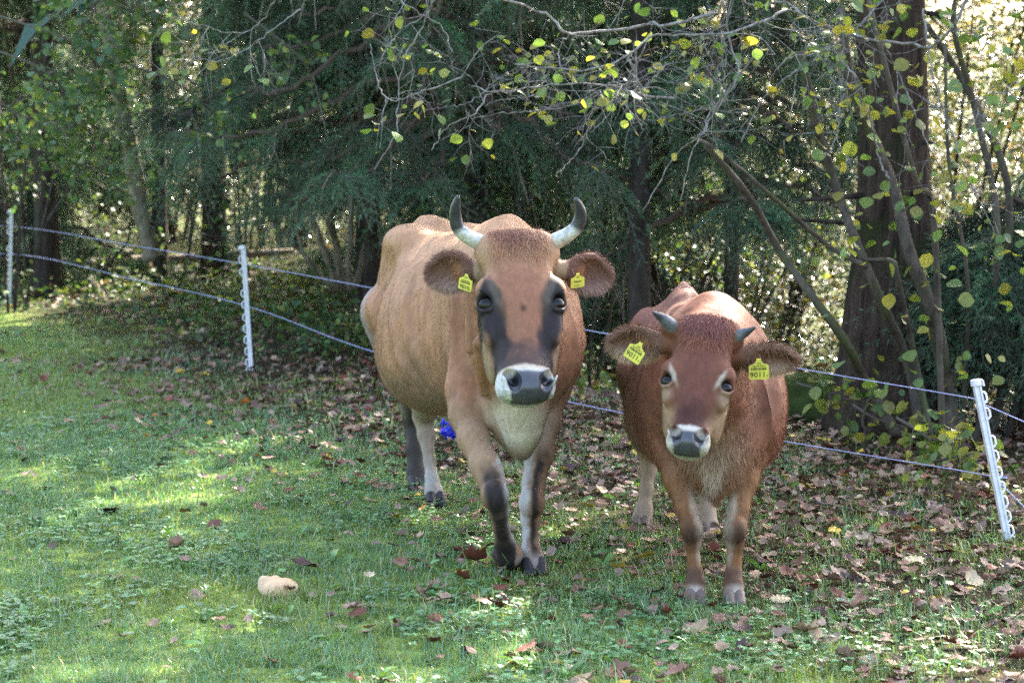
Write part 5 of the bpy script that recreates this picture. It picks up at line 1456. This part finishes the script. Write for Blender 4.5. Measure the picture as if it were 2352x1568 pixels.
    for (px, sd) in (((1598, 1593, 1587, 1574, 1552, 1545), -1), ((1685, 1686, 1689, 1698, 1716, 1728), 1)):
        cx = np.interp(z, [.03, .16, .25, .32, .42, .52], [at(p, y, 7.3)[0] for p, y in zip(px, (1370, 1285, 1217, 1172, 1105, 1030))])
        on = (V[:, 1] < 7.62) * (1 - sstep(.38, .54, z + ns * .12)) * (np.abs(x - cx) < .085) * ((x - .667) * sd > -.01)
        inn = sstep(.05, .65, -G[:, 0] * sd + nf * .7)
        c = mixc(c, (.20, .090, .035), on * .9)
        c = mixc(c, (.44, .35, .26), on * inn * (.75 + ns) * (1 - sstep(.36, .46, z + ns * .1)) * sstep(.10, .15, z) * .95)
        c = mixc(c, (.040, .024, .018), on * np.exp(-(((z - .225) / .05) ** 2 + ((x - cx - sd * .008) / .04) ** 2) ** 1.3) * .85 * sstep(-.2, .4, -G[:, 1]))
        c = mixc(c, (.075, .040, .026), on * np.exp(-((z - .085) / .032) ** 4) * .85)
        c = mixc(c, (.34, .255, .20), on * (1 - sstep(.046, .066, z + nf * .03)) * .9)
        c = mixc(c, (.62, .55, .48), on * np.exp(-(((z - .035) / .02) ** 2 + ((x - cx - sd * .004) / .015) ** 2)) * .9)
    hind = (V[:, 1] > 8.2) & (z < .42)
    c = mixc(c, (.35, .26, .18), hind * (1 - sstep(.3, .42, z)) * .9)
    c, onh, nose = head_paint(c, hf, S, V, 'calf', .88, .042)
    for (M, ce, Le), sd in zip(ears, (-1, 1)):
        e = (V - ce) @ M.T; w = (1 - sstep(.55, .62, np.linalg.norm(e / (Le, .12, .11), axis=1))) * sstep(-.62, -.5, e[:, 0] / Le)
        c = mixc(c, (.15, .078, .048), w * .95)
        c = mixc(c, (.28, .12, .05), w * np.exp(-(((e[:, 0] + .02) / .03) ** 2 + ((e[:, 1]) / .02) ** 2)) * sstep(-.01, .01, e[:, 2]) * .7)
        c = mixc(c, (.36, .24, .16), w * sstep(.008, .04, -e[:, 1] + nf * .03))
    me = np_mesh('body', V, [Q], np.clip(c, .004, .9), True, byte=True)
    set_attr(me, 'nose', nose)
    root = empty('young_cow', W0, 'smaller red brown heifer with short horns standing beside the fawn cow', 'young cow', 'cattle standing on the meadow')
    body = link('body', me, coat_with_nose('calf_coat'), root)
    parts = [body]
    for sd in (-1, 1):
        parts.append(eyeball(hf.w(sd * .1080 * S, .2710 * S, -.0365 * S), .0290 * S, root, eye_mat))
        parts.append(lashes(hf.w(sd * .117 * S, .261 * S, -.022 * S), u * sd * .9 + n * .45, -v, S * .8, root))
    def hc(t, P):
        k = fbm(P, 60, 8) - .5
        c = np.zeros((len(t), 3)) + (.10, .11, .125)
        c = mixc(c, (.17, .17, .17), (1 - sstep(.25, .45, t)) * (.5 + k)); c = mixc(c, (.045, .048, .056), sstep(.5, .8, t))
        return c * (1 + k[:, None] * .5)
    parts.append(horn([at(1550, 757, 7.07), at(1535, 741, 7.05), at(1517, 727, 7.03), at(1499, 716, 7.0)], [.024, .0215, .0145, .003], hc, horn_mat, root))
    parts.append(horn([at(1676, 780, 7.07), at(1693, 772, 7.05), at(1713, 763, 7.03), at(1736, 751, 7.0)], [.023, .0205, .014, .003], hc, horn_mat, root))
    hcq = (.16, .115, .095)
    for p, f in (((1598, 1392, 7.24), (-.05, -1, 0)), ((1687, 1395, 7.23), (.1, -1, 0)), ((1473, 1216, 8.66), (-.1, -1, 0)), ((1632, 1235, 8.51), (.1, -1, 0))):
        parts.append(claws('hoof', at(*p) * (1, 1, 0) + (0, 0, .003), f, (0, 0, -1), .82, hcq, hoof_mat, root))
    big = [('9011', .40, -.05, -.24), ('3', .15, .41, -.30), ('120.1445.9011.3', .10, 0, .23), ('CH', .15, 0, .36)]
    parts.append(ear_tag(at(1459, 809, 7.05), (.80, -.25, -.52), (.52, -.2, .80), .058, .060, big, root, (.0, .15)))
    parts.append(ear_tag(at(1743, 850, 7.05), (1, -.05, .05), (-.05, -.25, 1), .064, .062, big, root, (.0, .15)))
    rg = np.random.default_rng(6)
    hq = hf.l(V) / S
    cc = np.clip(c, .01, 1)
    # woolly poll
    wt = (1 - sstep(.02, .12, np.abs(hq[:, 0] - .01))) * (1 - sstep(.0, .16, hq[:, 1])) * sstep(-.14, -.02, hq[:, 1]) * (hq[:, 2] > -.17) * (hq[:, 2] < .06) + 1e-9
    flow = np.broadcast_to(v * .8 + n * .5, V.shape) + u * np.sign(hq[:, :1] - .02) * .35
    parts.append(strands(V, G, wt, 6000, .032, flow, np.clip(cc * 1.7, .01, 1), .0005, hair_mat, 'poll_hair', root, rg, spread=.38, lift=.07, droop=.8))
    for (M, ce, Le), sd in zip(ears, (-1, 1)):
        e = (V - ce) @ M.T
        rim = np.hypot(e[:, 0] / (Le * .45), e[:, 1] / .052)
        w = np.exp(-((rim - .9) / .2) ** 2) * (np.abs(e[:, 2]) < .05) * (rim < 1.35) * (e[:, 0] > -Le * .42) * (1 + 2 * (e[:, 1] < -.02)) + 1e-9
        flow = (e[:, :1] * M[0] + e[:, 1:2] * M[1]); flow = flow / (np.linalg.norm(flow, axis=1)[:, None] + 1e-6) * .9 + np.array((0, 0, -.6))
        parts.append(strands(V, G, w, 4500, .018, flow, np.clip(cc * 1.2, .01, 1), .0005, hair_mat, 'ear_hair', root, rg, droop=.6, spread=.35, lift=.25))
        w = (rim < .95) * (np.abs(e[:, 2]) < .035) * (.3 + sstep(.0, -.02, e[:, 1])) * (e[:, 0] > -Le * .45) + 1e-9
        parts.append(strands(V, G, w, 2400, .024, flow * .6 + M[0] * .4, np.clip(cc * 1.5 + .02, .01, 1), .0006, hair_mat, 'inner_ear_hair', root, rg, droop=.5, spread=.4, lift=.35))
    w = np.exp(-((V - at(1645, 1090, 7.3)) / (.10, .12, .12)) ** 2 @ np.ones(3)) + 1e-9
    parts.append(strands(V, G, w, 5000, .028, np.array((0, -.15, -1.0)), np.clip(cc * 1.1, .01, 1), .0006, hair_mat, 'chest_hair', root, rg, spread=.28, lift=.15))
    for p in parts: p.matrix_parent_inverse = Matrix.Translation(-root.location)
    fl_len = np.where(nose > .2, 0, np.where((hq[:, 1] > .43) & (onh > .5), .2, np.where(onh > .5, .5, np.where(z < .3, .45, .9))))
    vg = body.vertex_groups.new(name='fur_length')
    lv = np.round(fl_len, 2)
    for val in np.unique(lv): vg.add(np.nonzero(lv == val)[0].tolist(), float(val), 'REPLACE')
    if FUR: fur_particles(body, FUR, .012, (0, .0035, -.0045), 1, 5)
    return root
calf = make_calf()
# ------------------------------------------------------------------ electric fence
post_mat = mat_simple('white_plastic', (.80, .81, .83), .45, .4, noise=(25, (.66, .66, .66)))
rope_mat = mat_simple('blue_white_twine', (.30, .32, .62), .6, .2, noise=(180, (.55, .57, .75)))
P_BASE = [(21, 717, 19.1), (577, 855, 14.4), (2317, 1251, 8.42)]
P_TOP = [(26, 485, 19.1), (558, 567, 14.4), (2242, 877, 8.42)]
def fence_post(k, side, label):
    b, t = at(*P_BASE[k]), at(*P_TOP[k])
    ax = unit(t - b); H = np.linalg.norm(t - b)
    x = unit(np.array((1.0, .25, 0)) - ax * ax[0]); y = np.cross(ax, x)
    root = empty('fence_post', b, label, 'fence post', 'white plastic posts of the pasture fence')
    w0, w1 = .0125, .0145
    mb = MB()
    # tapered channel section: two flanges and a web
    def bar(cx0, cx1, hx, hy, cy=0.0):
        V = [b + x * (cx + sx * hx) + y * (cy + sy * hy) + ax * h for (h, cx) in ((-.12, cx0), (H, cx1)) for sx, sy in ((-1, -1), (1, -1), (1, 1), (-1, 1))]
        mb.add(V, [[[0, 3, 2, 1], [4, 5, 6, 7], [0, 1, 5, 4], [1, 2, 6, 5], [2, 3, 7, 6], [3, 0, 4, 7]]])
    bar(-w0 + .004, -w1 + .004, .004, .009); bar(w0 - .004, w1 - .004, .004, .009); bar(0, 0, w0 - .0075, .0035, -.002)
    sh = link('shaft', mb.mesh('shaft'), post_mat, root)
    parts = [sh]
    cb = MB(); V, F = tube([t - ax * .012 - x * .002, t + ax * .010 - x * .002], [.021, .019], 10); cb.add(V, F)
    V, F = tube(curve_pts([t + x * side * .010, t + x * side * .026 + ax * .002, t + x * side * .028 - ax * .022], 6), .0045, 6); cb.add(V, F)
    parts.append(link('cap', cb.mesh('cap'), post_mat, root))
    for h in np.array([.10, .20, .37, .46, .56, .65, .74, .83, .92, .985]) * H:
        c = t - ax * h; o = side * w0
        lb = MB()
        pts = [c + x * o + ax * .024, c + x * (o + side * .013) + ax * .019, c + x * (o + side * .018) + ax * .010, c + x * (o + side * .018) - ax * .012, c + x * (o + side * .010) - ax * .020, c + x * o - ax * .023]
        V, F = tube(pts, .0040, 4); lb.add(V, F)
        parts.append(link('wire_lug', lb.mesh('wire_lug'), post_mat, root))
    for p in parts: p.matrix_parent_inverse = Matrix.Translation(-root.location)
fence_post(0, -1, 'far thin white fence post at the left edge before the dark trunks')
fence_post(1, -1, 'upright white fence post between the meadow and the ivy, left of the cow')
fence_post(2, 1, 'leaning white fence post with loops down its right side, right of the heifer')
pb = [at(*p) for p in P_BASE]
def fence_pt(px_, py_):
    """point of the fence plane seen at a pixel"""
    lo, hi = 5.0, 26.0
    def off(Y):
        w = at(px_, py_, Y); a, b = (pb[1], pb[2]) if Y < pb[1][1] else (pb[0], pb[1])
        return w[0] - (a[0] + (b[0] - a[0]) * (Y - a[1]) / (b[1] - a[1]))
    for _ in range(50):
        m = (lo + hi) / 2
        if (off(lo) < 0) == (off(m) < 0): lo = m
        else: hi = m
    return at(px_, py_, lo)
def wire(px_list, ends, label):
    P = [at(*ends[0])] + [fence_pt(*p) for p in px_list] + [at(*ends[1])]
    pts = np.concatenate([curve_pts(P, 120)])
    mb = MB(); V, F = tube(pts, .0022, 6); mb.add(V, F)
    tag(link('fence_wire', mb.mesh('fence_wire', True), rope_mat), label, 'fence wire', 'wires of the pasture fence')
wire([(25, 520), (300, 563), (563, 607), (852, 661), (1322, 753), (1835, 846), (2235, 915), (2262, 929)], ((-260, 515, 22.5), (2560, 1058, 6.6)), 'upper blue white twine strung along the white posts')
wire([(23, 583), (300, 640), (568, 703), (850, 805), (1300, 921), (1790, 1011), (2272, 1092), (2298, 1110)], ((-260, 596, 22.5), (2560, 1372, 6.6)), 'lower sagging blue white twine strung along the white posts')

# ------------------------------------------------------------------ mushroom, twine, sticks, log
def mushroom():
    Y = 7950 / (1376 - 300); c = at(640, 1378, Y)
    root = empty('mushroom', c, 'big pale orange mushroom cap with a wavy curled rim in the grass', 'mushroom')
    n, m = 64, 12
    th = np.linspace(0, 2 * math.pi, n, endpoint=False)
    V, C = [], []
    for i in range(m + 1):
        r = i / m
        rr = .060 * r * (1 + .10 * np.sin(2 * th + 1.9) + .06 * np.sin(5 * th) * r)
        z = .066 - .034 * r ** 2.4 + r ** 2 * (.010 * np.sin(3 * th + .5) + .006 * np.sin(7 * th + 2)) - .020 * r ** 3 * (np.sin(th + .2) < -2) - .017 * r ** 2 * np.cos(th - 5.2)
        z = z - .014 * np.exp(-(r / .25) ** 2) * 0
        x = rr * np.cos(th) * 1.02; y = rr * np.sin(th) * .85
        V.append(np.stack([x, y, z], 1))
    for i in range(m, -1, -1):                                       # underside
        r = i / m; V.append(V[i] * (.985, .985, 1) - (0, 0, .005 + .010 * (1 - r)))
    V = np.concatenate(V)
    tilt = np.array(Matrix.Rotation(R(28), 3, 'X'))
    V = V @ tilt.T + c + (0, 0, .016)
    k = 2 * (m + 1)
    i, j = np.meshgrid(np.arange(k - 1), np.arange(n), indexing='ij'); i, j = i.ravel(), j.ravel(); jj = (j + 1) % n
    F = np.stack([i * n + j, i * n + jj, (i + 1) * n + jj, (i + 1) * n + j], 1)
    ns = fbm(V, 60, 3)
    rad = np.tile(np.repeat(np.r_[np.arange(m + 1) / m, np.arange(m, -1, -1) / m], n), 1)
    col = np.zeros((len(V), 3)) + (.70, .45, .25)
    col = col + (np.array((.70, .52, .36)) - col) * (sstep(.75, 1, rad) * .8 + .2 * ns)[:, None]
    col = col * (.8 + .4 * ns)[:, None]
    mm = mat_vcol('mushroom_skin', .6, .25, bump=(160, .2))
    a = link('cap', np_mesh('cap', V, [F], col, True), mm, root)
    mb = MB(); V, F = tube(curve_pts([c + (0, .0, -.01), c + (.003, .006, .02), c + (.0, .012, .048)], 8), [.016, .014, .013, .013, .013, .014, .016, .02], 12, (.62, .48, .34)); mb.add(V, F, (.62, .48, .34))
    s = link('stalk', mb.mesh('stalk', True), mm, root)
    for p in (a, s): p.matrix_parent_inverse = Matrix.Translation(-root.location)
mushroom()

def blue_tangle():
    rg = np.random.default_rng(8)
    c = at(1042, 1006, 7950 / (1018 - 300)); mb = MB()
    for k in range(16):
        P = [c + (rg.normal(0, .02), rg.normal(0, .02), .0)]
        for q in range(5): P.append(P[-1] + np.array((rg.normal(0, .018), rg.normal(0, .02), rg.uniform(-.008, .034))))
        P = curve_pts(P, 14); V, F = tube(P, rg.uniform(.004, .008), 5); mb.add(V, F)
    tag(link('twine_tangle', mb.mesh('twine_tangle', True), mat_simple('blue_plastic', (.012, .018, .42), .45, .4, noise=(60, (.02, .04, .62)))), 'tangle of bright blue plastic twine in the grass behind the cow', 'twine')
blue_tangle()

wood_mat = mat_vcol('dead_wood', .85, .15, bump=(60, .6), noise=(35, .35, (1, 1, 1)))
def stick(name, runs, label, cat, group=None, col=(.34, .25, .16)):
    mb = MB(); rg = np.random.default_rng(len(label))
    for P, r0, r1 in runs:
        q = curve_pts(P, 16) + rg.normal(0, .003, (16, 3)); V, F = tube(q, np.linspace(r0, r1, 16), 7, wob=.12, seed=3)
        mb.add(V, F, np.asarray(col) * (.7 + .6 * fbm(V, 14, 6))[:, None])
    return tag(link(name, mb.mesh(name, True), wood_mat), label, cat, group)
stick('fallen_branch', [([at(122, 692, 19.6), at(180, 703, 19.4), at(235, 713, 19.2), at(288, 727, 18.8)], .022, .030), ([at(180, 703, 19.4), at(150, 688, 19.8), at(120, 680, 19.9)], .014, .006)], 'bare pale branch lying in the undergrowth behind the left posts', 'branch', col=(.42, .30, .19))
stick('forked_twig', [([at(206, 636, 19.6), at(232, 668, 19.5), at(248, 706, 19.4)], .014, .018), ([at(232, 645, 19.7), at(236, 672, 19.5), at(222, 706, 19.4)], .010, .015)], 'thin forked twig leaning upright above the pale branch', 'twig', col=(.40, .29, .19))
stick('fallen_log', [([at(58, 609, 21.8), at(150, 603, 21.9), at(252, 603, 21.9)], .045, .050), ([at(252, 602, 21.8), at(330, 597, 22), at(410, 594, 22.1), at(480, 588, 22.2)], .050, .046), ([at(480, 588, 22.2), at(560, 583, 22.4), at(672, 577, 22.6)], .044, .030), ([at(250, 600, 21.7), at(282, 584, 21.7), at(306, 580, 21.6)], .030, .024)],
      'long grey fallen log lying across the undergrowth behind the fence', 'log', col=(.30, .24, .19))
stick('thin_stick', [([at(1832, 1062, 10.3), at(1858, 1078, 10.1), at(1890, 1035, 10.0)], .006, .004)], 'thin pale stick propped at the lower wire right of the heifer', 'stick')
stick('thin_stick', [([at(1868, 1148, 9.2), at(1920, 1162, 9.1), at(1975, 1178, 9.0)], .006, .004)], 'thin grey twig lying in the leaf litter left of the leaning post', 'stick', col=(.2, .16, .15))
